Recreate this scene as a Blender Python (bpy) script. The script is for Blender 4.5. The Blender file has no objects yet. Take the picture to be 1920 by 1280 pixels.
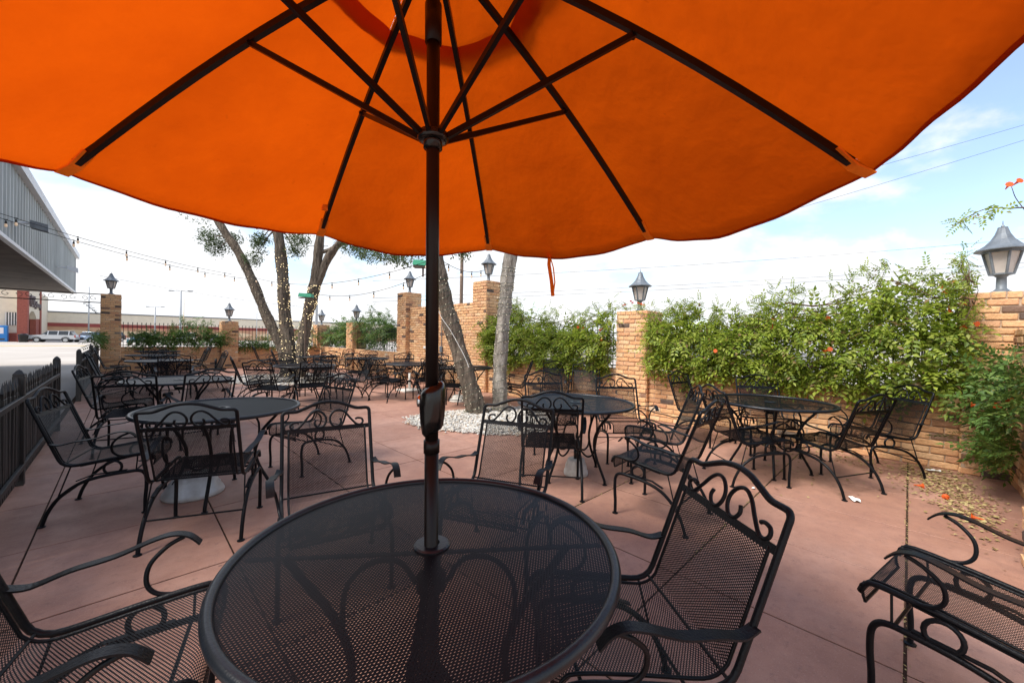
import bpy, math, random
import numpy as np
from mathutils import Vector, Matrix

random.seed(7); RNG = np.random.default_rng(11)
R = math.radians; PI = math.pi
SC = bpy.context.scene; COL = SC.collection

# ------------------------------------------------------------------ camera
# world: X runs along the far-right floor joints, Y along the brick wall, floor z = 0
cam = bpy.data.cameras.new('camera'); cam.sensor_width = 36; cam.lens = 36*735/1920; cam.clip_start = .05; cam.clip_end = 2000
co = bpy.data.objects.new('camera', cam); COL.objects.link(co); SC.camera = co
az, pt, rl = R(45.4), R(-.4), R(1.02)
cf = Vector((math.cos(az)*math.cos(pt), math.sin(az)*math.cos(pt), math.sin(pt)))
cr = Vector((math.sin(az), -math.cos(az), 0)); cu = cr.cross(cf)
cr, cu = cr*math.cos(rl)+cu*math.sin(rl), cu*math.cos(rl)-cr*math.sin(rl)
co.matrix_world = Matrix(((cr.x, cu.x, -cf.x, 0), (cr.y, cu.y, -cf.y, 0), (cr.z, cu.z, -cf.z, 1.32), (0, 0, 0, 1)))

# ------------------------------------------------------------------ sky, sun, exposure
SUN_EL, SUN_AZ = 52, 168          # azimuth of the sun, degrees from +X towards +Y
W = bpy.data.worlds.new('World'); SC.world = W; W.use_nodes = True
nt = W.node_tree; nt.nodes.clear()
def wn(t, **k):
    n = nt.nodes.new(t)
    for a, v in k.items(): setattr(n, a, v)
    return n
sky = wn('ShaderNodeTexSky', sky_type='NISHITA', sun_disc=False, sun_elevation=R(SUN_EL), sun_rotation=R(90-SUN_AZ), air_density=1.0, dust_density=1.2, ozone_density=1.5)
bg1 = wn('ShaderNodeBackground'); bg1.inputs[1].default_value = .15
bg2 = wn('ShaderNodeBackground'); bg2.inputs[1].default_value = 1.0
tc = wn('ShaderNodeTexCoord'); sep = wn('ShaderNodeSeparateXYZ')
# project the view direction on a flat cloud deck
zc = wn('ShaderNodeMath', operation='MAXIMUM'); zc.inputs[1].default_value = .0
za = wn('ShaderNodeMath', operation='ADD'); za.inputs[1].default_value = .28
dx = wn('ShaderNodeMath', operation='DIVIDE'); dy = wn('ShaderNodeMath', operation='DIVIDE')
cmb = wn('ShaderNodeCombineXYZ')
L = nt.links.new
L(tc.outputs['Generated'], sep.inputs[0]); L(sep.outputs[2], zc.inputs[0]); L(zc.outputs[0], za.inputs[0])
L(sep.outputs[0], dx.inputs[0]); L(za.outputs[0], dx.inputs[1]); L(sep.outputs[1], dy.inputs[0]); L(za.outputs[0], dy.inputs[1])
L(dx.outputs[0], cmb.inputs[0]); L(dy.outputs[0], cmb.inputs[1]); cmb.inputs[2].default_value = .9
n1 = wn('ShaderNodeTexNoise'); n1.inputs['Scale'].default_value = 1.35; n1.inputs['Detail'].default_value = 9; n1.inputs['Roughness'].default_value = .56; n1.inputs['Distortion'].default_value = .25
n2 = wn('ShaderNodeTexNoise'); n2.inputs['Scale'].default_value = 3.1; n2.inputs['Detail'].default_value = 7; n2.inputs['Roughness'].default_value = .6
L(cmb.outputs[0], n1.inputs['Vector']); L(cmb.outputs[0], n2.inputs['Vector'])
# more cloud towards the horizon
hz = wn('ShaderNodeMapRange'); hz.inputs['From Min'].default_value = 0; hz.inputs['From Max'].default_value = .55; hz.inputs['To Min'].default_value = .14; hz.inputs['To Max'].default_value = 0
L(sep.outputs[2], hz.inputs['Value'])
ad = wn('ShaderNodeMath', operation='ADD'); L(n1.outputs['Fac'], ad.inputs[0]); L(hz.outputs[0], ad.inputs[1])
mk = wn('ShaderNodeMapRange', interpolation_type='SMOOTHSTEP'); mk.inputs['From Min'].default_value = .49; mk.inputs['From Max'].default_value = .60; mk.inputs['To Min'].default_value = .12
L(ad.outputs[0], mk.inputs['Value'])
cr2 = wn('ShaderNodeValToRGB'); cr2.color_ramp.elements[0].position = .3; cr2.color_ramp.elements[0].color = (.50, .52, .55, 1); cr2.color_ramp.elements[1].position = .62; cr2.color_ramp.elements[1].color = (.63, .63, .635, 1)
L(n2.outputs['Fac'], cr2.inputs[0]); L(cr2.outputs[0], bg2.inputs[0]); L(sky.outputs[0], bg1.inputs[0])
mx = wn('ShaderNodeMixShader'); L(mk.outputs[0], mx.inputs[0]); L(bg1.outputs[0], mx.inputs[1]); L(bg2.outputs[0], mx.inputs[2])
wo = wn('ShaderNodeOutputWorld'); L(mx.outputs[0], wo.inputs[0])
sd = bpy.data.lights.new('sun', 'SUN'); sd.energy = 2.7; sd.angle = R(24); sd.color = (1, .95, .87)
so = bpy.data.objects.new('sun', sd); COL.objects.link(so)
so.rotation_euler = Vector((-math.cos(R(SUN_AZ))*math.cos(R(SUN_EL)), -math.sin(R(SUN_AZ))*math.cos(R(SUN_EL)), -math.sin(R(SUN_EL)))).to_track_quat('-Z', 'Y').to_euler()
vs = SC.view_settings; vs.view_transform = 'Standard'; vs.look = 'None'; vs.exposure = 0.98; vs.gamma = 1; vs.use_curve_mapping = False
SC.cycles.max_bounces = 5; SC.cycles.diffuse_bounces = 3; SC.cycles.glossy_bounces = 2; SC.cycles.transmission_bounces = 4; SC.cycles.transparent_max_bounces = 12
SC.cycles.use_denoising = True

# ------------------------------------------------------------------ materials
def mat(name, color, rough=.6, metal=0., var=0., vscale=8., bump=0., bscale=60., spec=.5, detail=4, coat=0., trans=0., rand=0., emit=None, estr=1., color2=None, isl=False, stops=None, vstretch=None):
    m = bpy.data.materials.new(name); m.use_nodes = True; t = m.node_tree; b = t.nodes['Principled BSDF']; out = t.nodes['Material Output']
    N = t.nodes.new; K = t.links.new
    b.inputs['Base Color'].default_value = (*color, 1); b.inputs['Roughness'].default_value = rough; b.inputs['Metallic'].default_value = metal
    b.inputs['Specular IOR Level'].default_value = spec
    if coat: b.inputs['Coat Weight'].default_value = coat
    if emit: b.inputs['Emission Color'].default_value = (*emit, 1); b.inputs['Emission Strength'].default_value = estr
    tx = N('ShaderNodeTexCoord'); vec = tx.outputs['Object']
    if vstretch:
        mp = N('ShaderNodeMapping'); mp.inputs['Scale'].default_value = vstretch; K(vec, mp.inputs[0]); vec = mp.outputs[0]
    col = None
    if var or color2:
        n = N('ShaderNodeTexNoise'); n.inputs['Scale'].default_value = vscale; n.inputs['Detail'].default_value = detail; n.inputs['Roughness'].default_value = .62
        K(vec, n.inputs['Vector'])
        mp = N('ShaderNodeMapRange'); mp.inputs['From Min'].default_value = .3; mp.inputs['From Max'].default_value = .7; K(n.outputs['Fac'], mp.inputs['Value'])
        mx = N('ShaderNodeMixRGB'); K(mp.outputs[0], mx.inputs[0])
        c2 = color2 if color2 else tuple(min(1, c*(1+var)) for c in color)
        c1 = color if color2 else tuple(c*(1-var) for c in color)
        mx.inputs[1].default_value = (*c1, 1); mx.inputs[2].default_value = (*c2, 1); col = mx.outputs[0]
    if stops or rand:
        oi = N('ShaderNodeObjectInfo'); gi = N('ShaderNodeNewGeometry')
        s = N('ShaderNodeMath'); s.operation = 'ADD'; K(oi.outputs['Random'], s.inputs[0])
        if isl: K(gi.outputs['Random Per Island'], s.inputs[1])
        else: s.inputs[1].default_value = 0
        fr = N('ShaderNodeMath'); fr.operation = 'FRACT'; K(s.outputs[0], fr.inputs[0])
        if stops:
            rp = N('ShaderNodeValToRGB'); e = rp.color_ramp.elements
            e[0].position, e[0].color = stops[0][0], (*stops[0][1], 1); e[1].position, e[1].color = stops[1][0], (*stops[1][1], 1)
            for p_, c_ in stops[2:]: q = e.new(p_); q.color = (*c_, 1)
            K(fr.outputs[0], rp.inputs[0])
            if col:
                m2 = N('ShaderNodeMixRGB'); m2.blend_type = 'MULTIPLY'; m2.inputs[0].default_value = 1; K(rp.outputs[0], m2.inputs[1]); K(col, m2.inputs[2]); col = m2.outputs[0]
            else: col = rp.outputs[0]
        if rand:
            hv = N('ShaderNodeHueSaturation'); rg = N('ShaderNodeMapRange'); K(fr.outputs[0], rg.inputs['Value'])
            rg.inputs['To Min'].default_value = 1-rand; rg.inputs['To Max'].default_value = 1+rand; K(rg.outputs[0], hv.inputs['Value'])
            if col: K(col, hv.inputs['Color'])
            else: hv.inputs['Color'].default_value = (*color, 1)
            col = hv.outputs[0]
    if col: K(col, b.inputs['Base Color'])
    if bump:
        nb = N('ShaderNodeTexNoise'); nb.inputs['Scale'].default_value = bscale; nb.inputs['Detail'].default_value = 6; K(vec, nb.inputs['Vector'])
        bp = N('ShaderNodeBump'); bp.inputs['Strength'].default_value = bump; bp.inputs['Distance'].default_value = .035 if 'bark' in name else .01; K(nb.outputs['Fac'], bp.inputs['Height']); K(bp.outputs[0], b.inputs['Normal'])
    if trans:
        tr = N('ShaderNodeBsdfTranslucent'); ms = N('ShaderNodeMixShader'); ms.inputs[0].default_value = trans
        if col: K(col, tr.inputs[0])
        else: tr.inputs[0].default_value = (*color, 1)
        K(b.outputs[0], ms.inputs[1]); K(tr.outputs[0], ms.inputs[2]); K(ms.outputs[0], out.inputs[0])
    return m

M = {}
M['iron'] = mat('black_wrought_iron', (.003, .0042, .0064), .38, 0, .3, 7, .18, 130, spec=.17, color2=(.0072, .008, .0092), detail=7, rand=.35)
M['mesh'] = mat('black_expanded_metal', (.0025, .0034, .0052), .42, 0, .25, 6, spec=.13, color2=(.0055, .0062, .0075), rand=.3)
M['rim'] = mat('black_table_rim', (.006, .0085, .0125), .34, 0, .35, 10, .08, 120, spec=.4)
M['bronze'] = mat('dark_bronze_paint', (.008, .0052, .0045), .36, 0, .2, 10, spec=.22)
M['plastic'] = mat('glossy_black_plastic', (.006, .0055, .0055), .2, spec=.4)
M['chrome'] = mat('chrome', (.6, .6, .6), .2, 1)
M['brick'] = mat('tan_brick', (.80, .77, .73), .88, 0, .0, 22, .7, 55, spec=.2, color2=(1.20, 1.20, 1.16), detail=8, isl=True,
    stops=[(0, (.66, .38, .20)), (.18, (.74, .47, .26)), (.36, (.62, .33, .17)), (.5, (.72, .44, .24)), (.66, (.58, .30, .17)), (.76, (.76, .52, .32)), (.9, (.65, .38, .20)), (.945, (.48, .26, .15)), (.965, (.16, .11, .09)), (.985, (.11, .085, .075)), (1, (.76, .62, .46))])
M['brick_far'] = M['brick']
M['mortar'] = mat('mortar', (.47, .35, .25), .95, 0, .2, 30, .4, 80, spec=.1)
M['soil_joint'] = mat('joint_dirt', (.055, .032, .022), .95, 0, .5, 20, .6, 90, spec=.1)
M['oakbark'] = mat('oak_bark', (.06, .047, .036), .95, 0, 0, 6, 1.0, 16, spec=.1, color2=(.27, .215, .165), detail=8, vstretch=(3.2, 3.2, .55))
M['palebark'] = mat('pale_weathered_bark', (.10, .08, .062), .95, 0, 0, 3.4, 1.0, 26, spec=.1, color2=(.55, .50, .43), detail=10, vstretch=(2.4, 2.4, .6))
M['oakleaf'] = mat('oak_leaf', (.05, .085, .028), .55, trans=.3, isl=True, stops=[(0, (.045, .08, .026)), (.5, (.085, .13, .04)), (1, (.13, .17, .06))])
M['leaf'] = mat('trumpet_vine_leaf', (.08, .15, .03), .5, trans=.45, isl=True, stops=[(0, (.13, .20, .025)), (.3, (.24, .33, .035)), (.55, (.33, .41, .045)), (.8, (.38, .45, .06)), (.94, (.34, .37, .09)), (.97, (.30, .20, .09)), (1, (.22, .13, .06))])
M['leafdark'] = mat('dark_vine_leaf', (.06, .12, .03), .5, trans=.35, isl=True, stops=[(0, (.055, .12, .022)), (.4, (.095, .18, .03)), (.75, (.14, .235, .045)), (.95, (.19, .26, .06)), (.98, (.24, .16, .07)), (1, (.2, .12, .06))])
M['twig'] = mat('woody_vine_stem', (.13, .085, .055), .9, 0, .4, 20, .5, 60, spec=.1)
M['flower'] = mat('orange_trumpet_flower', (.75, .13, .02), .6, trans=.3)
M['pink'] = mat('pink_petals', (.6, .03, .10), .6)
M['deadleaf'] = mat('dry_leaf_litter', (.2, .14, .06), .9, isl=True, stops=[(0, (.16, .09, .04)), (.4, (.34, .26, .10)), (.75, (.44, .36, .16)), (1, (.22, .12, .05))])
M['gravel'] = mat('white_gravel', (.7, .68, .62), .9, isl=True, spec=.2, stops=[(0, (.36, .32, .27)), (.4, (.54, .51, .46)), (.8, (.66, .64, .59)), (.93, (.62, .52, .40)), (1, (.40, .26, .15))])
M['gravelbase'] = mat('gravel_bed_soil', (.45, .42, .37), .95, 0, .4, 30, .7, 60)
M['greymetal'] = mat('grey_painted_metal', (.15, .17, .19), .5, .2, .25, 12, .1, 60)
M['frost'] = mat('frosted_lamp_pane', (.72, .66, .60), .35, 0, .08, 10, trans=.35)
M['concrete'] = mat('cast_concrete', (.40, .37, .33), .85, 0, 0, 9, .5, 40, spec=.2, color2=(.66, .64, .60), detail=9)
M['silverbase'] = mat('aluminium_painted_concrete', (.36, .34, .31), .45, .25, 0, 7, .35, 22, color2=(.62, .62, .60), detail=9)
M['whitepaint'] = mat('white_paint', (.75, .73, .68), .5, 0, .1, 10)
M['fence'] = mat('weathered_black_fence', (.009, .009, .010), .5, 0, .45, 8, .25, 50, color2=(.030, .026, .021), vstretch=(1, 1, .15))
M['green'] = mat('green_fixture', (.02, .30, .16), .5)
M['greenwire'] = mat('dark_green_wire', (.010, .035, .020), .6)
M['wire'] = mat('black_cable', (.012, .012, .013), .6)
M['bulbglass'] = mat('warm_filament_bulb', (.75, .62, .50), .15, emit=(1, .62, .28), estr=.12)
M['fairy'] = mat('fairy_light_bulb', (1, .85, .6), .3, emit=(1, .78, .42), estr=2.6)
M['fairyoff'] = mat('clear_mini_bulb', (.85, .8, .68), .2, emit=(1, .82, .5), estr=.6)
M['paper'] = mat('white_paper', (.85, .85, .83), .8)
M['siding'] = mat('grey_corrugated_metal', (.36, .39, .39), .5, .2, .2, 1.2, vstretch=(1, 1, .3))
M['trim'] = mat('white_metal_trim', (.70, .73, .76), .45, 0, .08, 3)
M['soffit'] = mat('weathered_soffit', (.13, .105, .085), .85, 0, .35, 2.5)
M['cream'] = mat('cream_stucco', (.74, .66, .52), .9, 0, .06, 1.5)
M['redbrick'] = mat('red_brick_far', (.30, .085, .06), .9, 0, .2, 5)
M['redstripe'] = mat('dark_red_stripe', (.30, .07, .06), .9, 0, .1, 3)
M['mural'] = mat('terracotta_wall', (.50, .25, .16), .9, 0, 0, .35, color2=(.62, .40, .24), detail=2)
M['muraltan'] = mat('tan_wall_paint', (.74, .56, .36), .9)
M['lettering'] = mat('dark_lettering', (.10, .07, .075), .5)
M['darkglass'] = mat('dark_glass', (.02, .025, .03), .08, spec=.8)
M['tyre'] = mat('tyre', (.02, .02, .02), .8)
M['alloy'] = mat('alloy_rim', (.45, .46, .47), .3, .8)
M['lightred'] = mat('tail_light', (.45, .02, .02), .3)
M['lightclear'] = mat('head_light', (.8, .8, .82), .15)
M['bluebox'] = mat('blue_vending', (.02, .22, .60), .4)
M['yellow'] = mat('yellow_kerb_paint', (.62, .42, .10), .8, 0, .25, 1.5)
M['poleg'] = mat('grey_pole', (.40, .42, .44), .6)
M['polewood'] = mat('wood_pole', (.16, .11, .08), .9, 0, .3, 6)
M['orangecloth'] = None
def canopy_mat():
    m = bpy.data.materials.new('orange_canvas'); m.use_nodes = True; t = m.node_tree; N = t.nodes.new; K = t.links.new
    b = t.nodes['Principled BSDF']; b.inputs['Roughness'].default_value = .85; b.inputs['Specular IOR Level'].default_value = .15
    tx = N('ShaderNodeTexCoord')
    n = N('ShaderNodeTexNoise'); n.inputs['Scale'].default_value = 3.2; n.inputs['Detail'].default_value = 8; n.inputs['Roughness'].default_value = .62; K(tx.outputs['Object'], n.inputs['Vector'])
    sh = N('ShaderNodeMapRange'); sh.inputs['From Min'].default_value = .33; sh.inputs['From Max'].default_value = .67; K(n.outputs['Fac'], sh.inputs['Value'])
    mx = N('ShaderNodeMixRGB'); mx.inputs[1].default_value = (.43, .052, .001, 1); mx.inputs[2].default_value = (.51, .066, .0012, 1); K(sh.outputs[0], mx.inputs[0])
    n3 = N('ShaderNodeTexNoise'); n3.inputs['Scale'].default_value = 26; n3.inputs['Detail'].default_value = 3; K(tx.outputs['Object'], n3.inputs['Vector'])
    mr = N('ShaderNodeMapRange'); mr.inputs['From Min'].default_value = .70; mr.inputs['From Max'].default_value = .78; K(n3.outputs['Fac'], mr.inputs['Value'])
    m3 = N('ShaderNodeMixRGB'); m3.inputs[2].default_value = (.40, .05, .001, 1); K(mx.outputs[0], m3.inputs[1]); K(mr.outputs[0], m3.inputs[0])
    K(m3.outputs[0], b.inputs['Base Color'])
    wv = N('ShaderNodeTexNoise'); wv.inputs['Scale'].default_value = 5; wv.inputs['Detail'].default_value = 4; K(tx.outputs['Object'], wv.inputs['Vector'])
    bp = N('ShaderNodeBump'); bp.inputs['Strength'].default_value = .55; bp.inputs['Distance'].default_value = .03; K(wv.outputs['Fac'], bp.inputs['Height']); K(bp.outputs[0], b.inputs['Normal'])
    tr = N('ShaderNodeBsdfTranslucent'); K(m3.outputs[0], tr.inputs[0]); K(bp.outputs[0], tr.inputs[1])
    ms = N('ShaderNodeMixShader'); ms.inputs[0].default_value = .62; K(b.outputs[0], ms.inputs[1]); K(tr.outputs[0], ms.inputs[2])
    K(ms.outputs[0], t.nodes['Material Output'].inputs[0]); return m
M['orangecloth'] = canopy_mat()
def floor_mat():
    m = bpy.data.materials.new('stained_red_concrete'); m.use_nodes = True; t = m.node_tree; N = t.nodes.new; K = t.links.new
    b = t.nodes['Principled BSDF']; tx = N('ShaderNodeTexCoord'); geo = N('ShaderNodeNewGeometry'); P = geo.outputs['Position']
    def noise(s, d=5, r=.6):
        n = N('ShaderNodeTexNoise'); n.inputs['Scale'].default_value = s; n.inputs['Detail'].default_value = d; n.inputs['Roughness'].default_value = r; K(P, n.inputs['Vector']); return n.outputs['Fac']
    def rng(x, a, c, lo=0, hi=1):
        q = N('ShaderNodeMapRange'); q.inputs['From Min'].default_value = a; q.inputs['From Max'].default_value = c; q.inputs['To Min'].default_value = lo; q.inputs['To Max'].default_value = hi; K(x, q.inputs['Value']); return q.outputs[0]
    def mix(f, a, c, mode='MIX'):
        q = N('ShaderNodeMixRGB'); q.blend_type = mode
        for i, s in enumerate((f, a, c)):
            if hasattr(s, 'links'): K(s, q.inputs[i])
            elif i == 0: q.inputs[0].default_value = s
            else: q.inputs[i].default_value = (*s, 1)
        return q.outputs[0]
    c = mix(rng(noise(1.1), .3, .7), (.325, .158, .108), (.45, .248, .176))
    c = mix(rng(noise(6, 7, .75), .42, .70, 0, .7), c, (.27, .14, .105))
    c = mix(rng(noise(2.3, 8, .72), .56, .72, 0, .55), c, (.22, .125, .098))
    c = mix(rng(noise(.55, 9, .75), .50, .68, 0, .45), c, (.46, .275, .215))
    c = mix(rng(noise(16, 9, .8), .54, .68, 0, .6), c, (.17, .095, .075))
    vo = N('ShaderNodeTexVoronoi'); vo.inputs['Scale'].default_value = 3.4; K(P, vo.inputs['Vector'])
    c = mix(rng(vo.outputs['Distance'], .028, .040, .55, 0), c, (.10, .06, .05))
    v2 = N('ShaderNodeTexVoronoi'); v2.inputs['Scale'].default_value = 1.3; K(P, v2.inputs['Vector'])
    c = mix(rng(v2.outputs['Distance'], .05, .17, .28, 0), c, (.17, .095, .075))
    c = mix(rng(noise(150, 2), .60, .72, 0, .5), c, (.50, .33, .27))
    c = mix(rng(noise(240, 2), .64, .74, 0, .7), c, (.11, .06, .045))
    oi = N('ShaderNodeObjectInfo'); hv = N('ShaderNodeHueSaturation'); K(rng(oi.outputs['Random'], 0, 1, .92, 1.08), hv.inputs['Value']); K(c, hv.inputs['Color'])
    K(hv.outputs[0], b.inputs['Base Color']); K(rng(noise(3), .3, .7, .50, .72), b.inputs['Roughness']); b.inputs['Specular IOR Level'].default_value = .4
    bp = N('ShaderNodeBump'); bp.inputs['Strength'].default_value = .22; bp.inputs['Distance'].default_value = .004; K(noise(70, 6, .7), bp.inputs['Height']); K(bp.outputs[0], b.inputs['Normal'])
    return m
M['slab'] = floor_mat()
M['orangetrim'] = mat('orange_webbing', (.80, .20, .015), .85, spec=.1, var=.15, vscale=20)
M['lot'] = mat('parking_lot_concrete', (.36, .32, .28), .9, 0, 0, .22, .3, 8, color2=(.48, .44, .39), detail=9)

# ------------------------------------------------------------------ mesh helpers
def vnorm(a): return a/np.maximum(np.linalg.norm(a, axis=-1, keepdims=True), 1e-9)
def spline(pts, n=6, closed=False):
    p = [np.array(q, float) for q in pts]; out = []
    N = len(p)
    for i in range(N if closed else N-1):
        if closed: a, b, c, d = p[i-1], p[i], p[(i+1) % N], p[(i+2) % N]
        else: a, b, c, d = p[max(i-1, 0)], p[i], p[i+1], p[min(i+2, N-1)]
        for k in range(n):
            t = k/n; out.append(.5*((2*b)+(c-a)*t+(2*a-5*b+4*c-d)*t*t+(3*b-a-3*c+d)*t**3))
    if not closed: out.append(p[-1])
    return out
class MB:
    def __init__(s): s.v = []; s.f = []
    def add(s, v, f):
        o = len(s.v); s.v += [tuple(map(float, q)) for q in v]; s.f += [tuple(i+o for i in q) for q in f]; return s
    def box(s, lo, hi, b=0.):
        (x0, y0, z0), (x1, y1, z1) = lo, hi
        if not b:
            return s.add([(x0,y0,z0),(x1,y0,z0),(x1,y1,z0),(x0,y1,z0),(x0,y0,z1),(x1,y0,z1),(x1,y1,z1),(x0,y1,z1)], [(0,3,2,1),(4,5,6,7),(0,1,5,4),(1,2,6,5),(2,3,7,6),(3,0,4,7)])
        v, f = chamfer((x0,y0,z0),(x1,y1,z1), b); return s.add(v, f)
    def tube(s, path, r, n=8, closed=False, cap=True, flat=None):
        P = np.array([np.array(p, float) for p in path]); m = len(P)
        T = np.roll(P, -1, 0)-np.roll(P, 1, 0) if closed else np.gradient(P, axis=0)
        T = vnorm(T); rr = np.full(m, r) if np.isscalar(r) else np.array(r, float)
        a = np.array([0, 0, 1.]) if abs(T[0][2]) < .9 else np.array([1., 0, 0])
        u = vnorm(np.cross(T[0], a)); o = len(s.v)
        for i in range(m):
            u = vnorm(u-T[i]*np.dot(u, T[i])); w = np.cross(T[i], u)
            for k in range(n):
                t = 2*PI*(k+.5)/n; s.v.append(tuple(P[i]+(u*math.cos(t)+w*math.sin(t))*rr[i]))
        for i in range(m if closed else m-1):
            j = (i+1) % m
            for k in range(n): s.f.append((o+i*n+k, o+i*n+(k+1) % n, o+j*n+(k+1) % n, o+j*n+k))
        if cap and not closed:
            s.f.append(tuple(o+k for k in range(n))[::-1]); s.f.append(tuple(o+(m-1)*n+k for k in range(n)))
        return s
    def band(s, path, side, w, t):      # flat bar: side vector gives width direction
        P = [np.array(p, float) for p in path]; T = vnorm(np.gradient(np.array(P), axis=0)); o = len(s.v); side = np.array(side, float)
        for p, tt in zip(P, T):
            sd_ = vnorm(side-tt*np.dot(side, tt)); nn = np.cross(tt, sd_)
            for a, b in ((-1,-1),(1,-1),(1,1),(-1,1)): s.v.append(tuple(p+sd_*a*w/2+nn*b*t/2))
        for i in range(len(P)-1):
            for k in range(4): s.f.append((o+i*4+k, o+i*4+(k+1) % 4, o+i*4+4+(k+1) % 4, o+i*4+4+k))
        s.f.append((o+3,o+2,o+1,o)); e = o+(len(P)-1)*4; s.f.append((e,e+1,e+2,e+3)); return s
    def lathe(s, prof, n=16, c=(0,0), ph=0.):
        o = len(s.v); m = len(prof)
        for r_, z in prof:
            for k in range(n): a = ph+2*PI*k/n; s.v.append((c[0]+r_*math.cos(a), c[1]+r_*math.sin(a), z))
        for i in range(m-1):
            for k in range(n): s.f.append((o+i*n+k, o+i*n+(k+1) % n, o+(i+1)*n+(k+1) % n, o+(i+1)*n+k))
        if prof[0][0] > 1e-4: s.f.append(tuple(o+k for k in range(n))[::-1])
        if prof[-1][0] > 1e-4: s.f.append(tuple(o+(m-1)*n+k for k in range(n)))
        return s
    def mesh(s, name, m, smooth=False):
        me = bpy.data.meshes.new(name); me.from_pydata(s.v, [], s.f); me.materials.append(m)
        if smooth: me.polygons.foreach_set('use_smooth', [True]*len(me.polygons))
        me.update(); return me
    def build(s, name, m, parent=None, smooth=False, loc=None):
        return link(name, s.mesh(name, m, smooth), parent, loc)
def chamfer(lo, hi, b):
    v = []; idx = {}
    c = [(lo[i]+hi[i])/2 for i in range(3)]; h = [(hi[i]-lo[i])/2 for i in range(3)]
    for sx in (-1, 1):
        for sy in (-1, 1):
            for sz in (-1, 1):
                for ax in range(3):
                    q = [sx*(h[0]-b), sy*(h[1]-b), sz*(h[2]-b)]; q[ax] = (sx, sy, sz)[ax]*h[ax]
                    idx[(sx, sy, sz, ax)] = len(v); v.append(tuple(c[i]+q[i] for i in range(3)))
    f = []
    for ax in range(3):
        a1, a2 = (ax+1) % 3, (ax+2) % 3
        for s_ in (-1, 1):
            q = []
            for p1, p2 in ((-1,-1),(1,-1),(1,1),(-1,1)):
                g = [0, 0, 0]; g[ax] = s_; g[a1] = p1; g[a2] = p2; q.append(idx[(*g, ax)])
            f.append(tuple(q) if s_ > 0 else tuple(q[::-1]))
    for ax in range(3):
        a1, a2 = (ax+1) % 3, (ax+2) % 3
        for p1 in (-1, 1):
            for p2 in (-1, 1):
                g0 = [0]*3; g0[ax] = -1; g0[a1] = p1; g0[a2] = p2; g1 = g0[:]; g1[ax] = 1
                q = (idx[(*g0, a1)], idx[(*g1, a1)], idx[(*g1, a2)], idx[(*g0, a2)])
                f.append(q if p1*p2 < 0 else q[::-1])
    for sx in (-1, 1):
        for sy in (-1, 1):
            for sz in (-1, 1):
                q = tuple(idx[(sx, sy, sz, a)] for a in range(3)); f.append(q if sx*sy*sz > 0 else q[::-1])
    return v, f
def link(name, me, parent=None, loc=None):
    o = bpy.data.objects.new(name, me); COL.objects.link(o)
    if parent is not None: o.parent = parent
    if loc is not None: o.location = loc
    return o
def tag(o, label=None, cat=None, group=None, kind=None):
    if label: o['label'] = label
    if cat: o['category'] = cat
    if group: o['group'] = group
    if kind: o['kind'] = kind
    return o
def thing(name, label, cat, loc=(0,0,0), rz=0., group=None):
    o = bpy.data.objects.new(name, None); COL.objects.link(o); o.location = loc; o.rotation_euler = (0, 0, rz); o.empty_display_size = .1
    return tag(o, label, cat, group)
KIDS = {}
def copy_tree(o, loc, rz, label, group=None, parent=None):
    c = o.copy(); COL.objects.link(c); c.location = loc; c.rotation_euler = (0, 0, rz); tag(c, label, None, group)
    for ch in o.children:
        d = ch.copy(); COL.objects.link(d); d.parent = c
        for g in ch.children:
            e = g.copy(); COL.objects.link(e); e.parent = d
    return c
def npmesh(name, V, F, m, smooth=False):
    me = bpy.data.meshes.new(name); V = np.asarray(V, np.float32); F = np.asarray(F, np.int32); k = F.shape[1]
    me.vertices.add(len(V)); me.vertices.foreach_set('co', V.ravel())
    me.loops.add(F.size); me.loops.foreach_set('vertex_index', F.ravel())
    me.polygons.add(len(F)); me.polygons.foreach_set('loop_start', np.arange(0, F.size, k, dtype=np.int32))
    try: me.polygons.foreach_set('loop_total', np.full(len(F), k, np.int32))
    except Exception: pass
    me.materials.append(m); me.update(calc_edges=True); me.validate()
    if smooth: me.polygons.foreach_set('use_smooth', [True]*len(me.polygons))
    return me

# ------------------------------------------------------------------ ground
def lot_z(x, y): return -.09-.37*min(max((y-11)/75, 0), 1)
gm = MB(); xs = [-600,-120,-40,-20,-8,-4,0,4,8,20,40,120,600]; ys = [-600,-60,-10,0,5,11,18,25,35,50,70,86,110,160,300,700]
for y in ys:
    for x in xs: gm.v.append((x, y, lot_z(x, y)))
nx = len(xs)
for j in range(len(ys)-1):
    for i in range(nx-1): gm.f.append((j*nx+i, j*nx+i+1, (j+1)*nx+i+1, (j+1)*nx+i))
tag(gm.build('ground', M['lot']), 'pale concrete parking lot reaching to the horizon', kind='structure')
kp = MB()
for (x0, x1, y) in ((-16, -3.2, 66.0),): kp.box((x0, y-.5, lot_z(0, y)-.2), (x1, y+.5, lot_z(0, y)+.03), .02)
tag(kp.build('painted_kerb', M['yellow']), 'worn yellow painted kerb across the parking lot', 'kerb')

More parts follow.
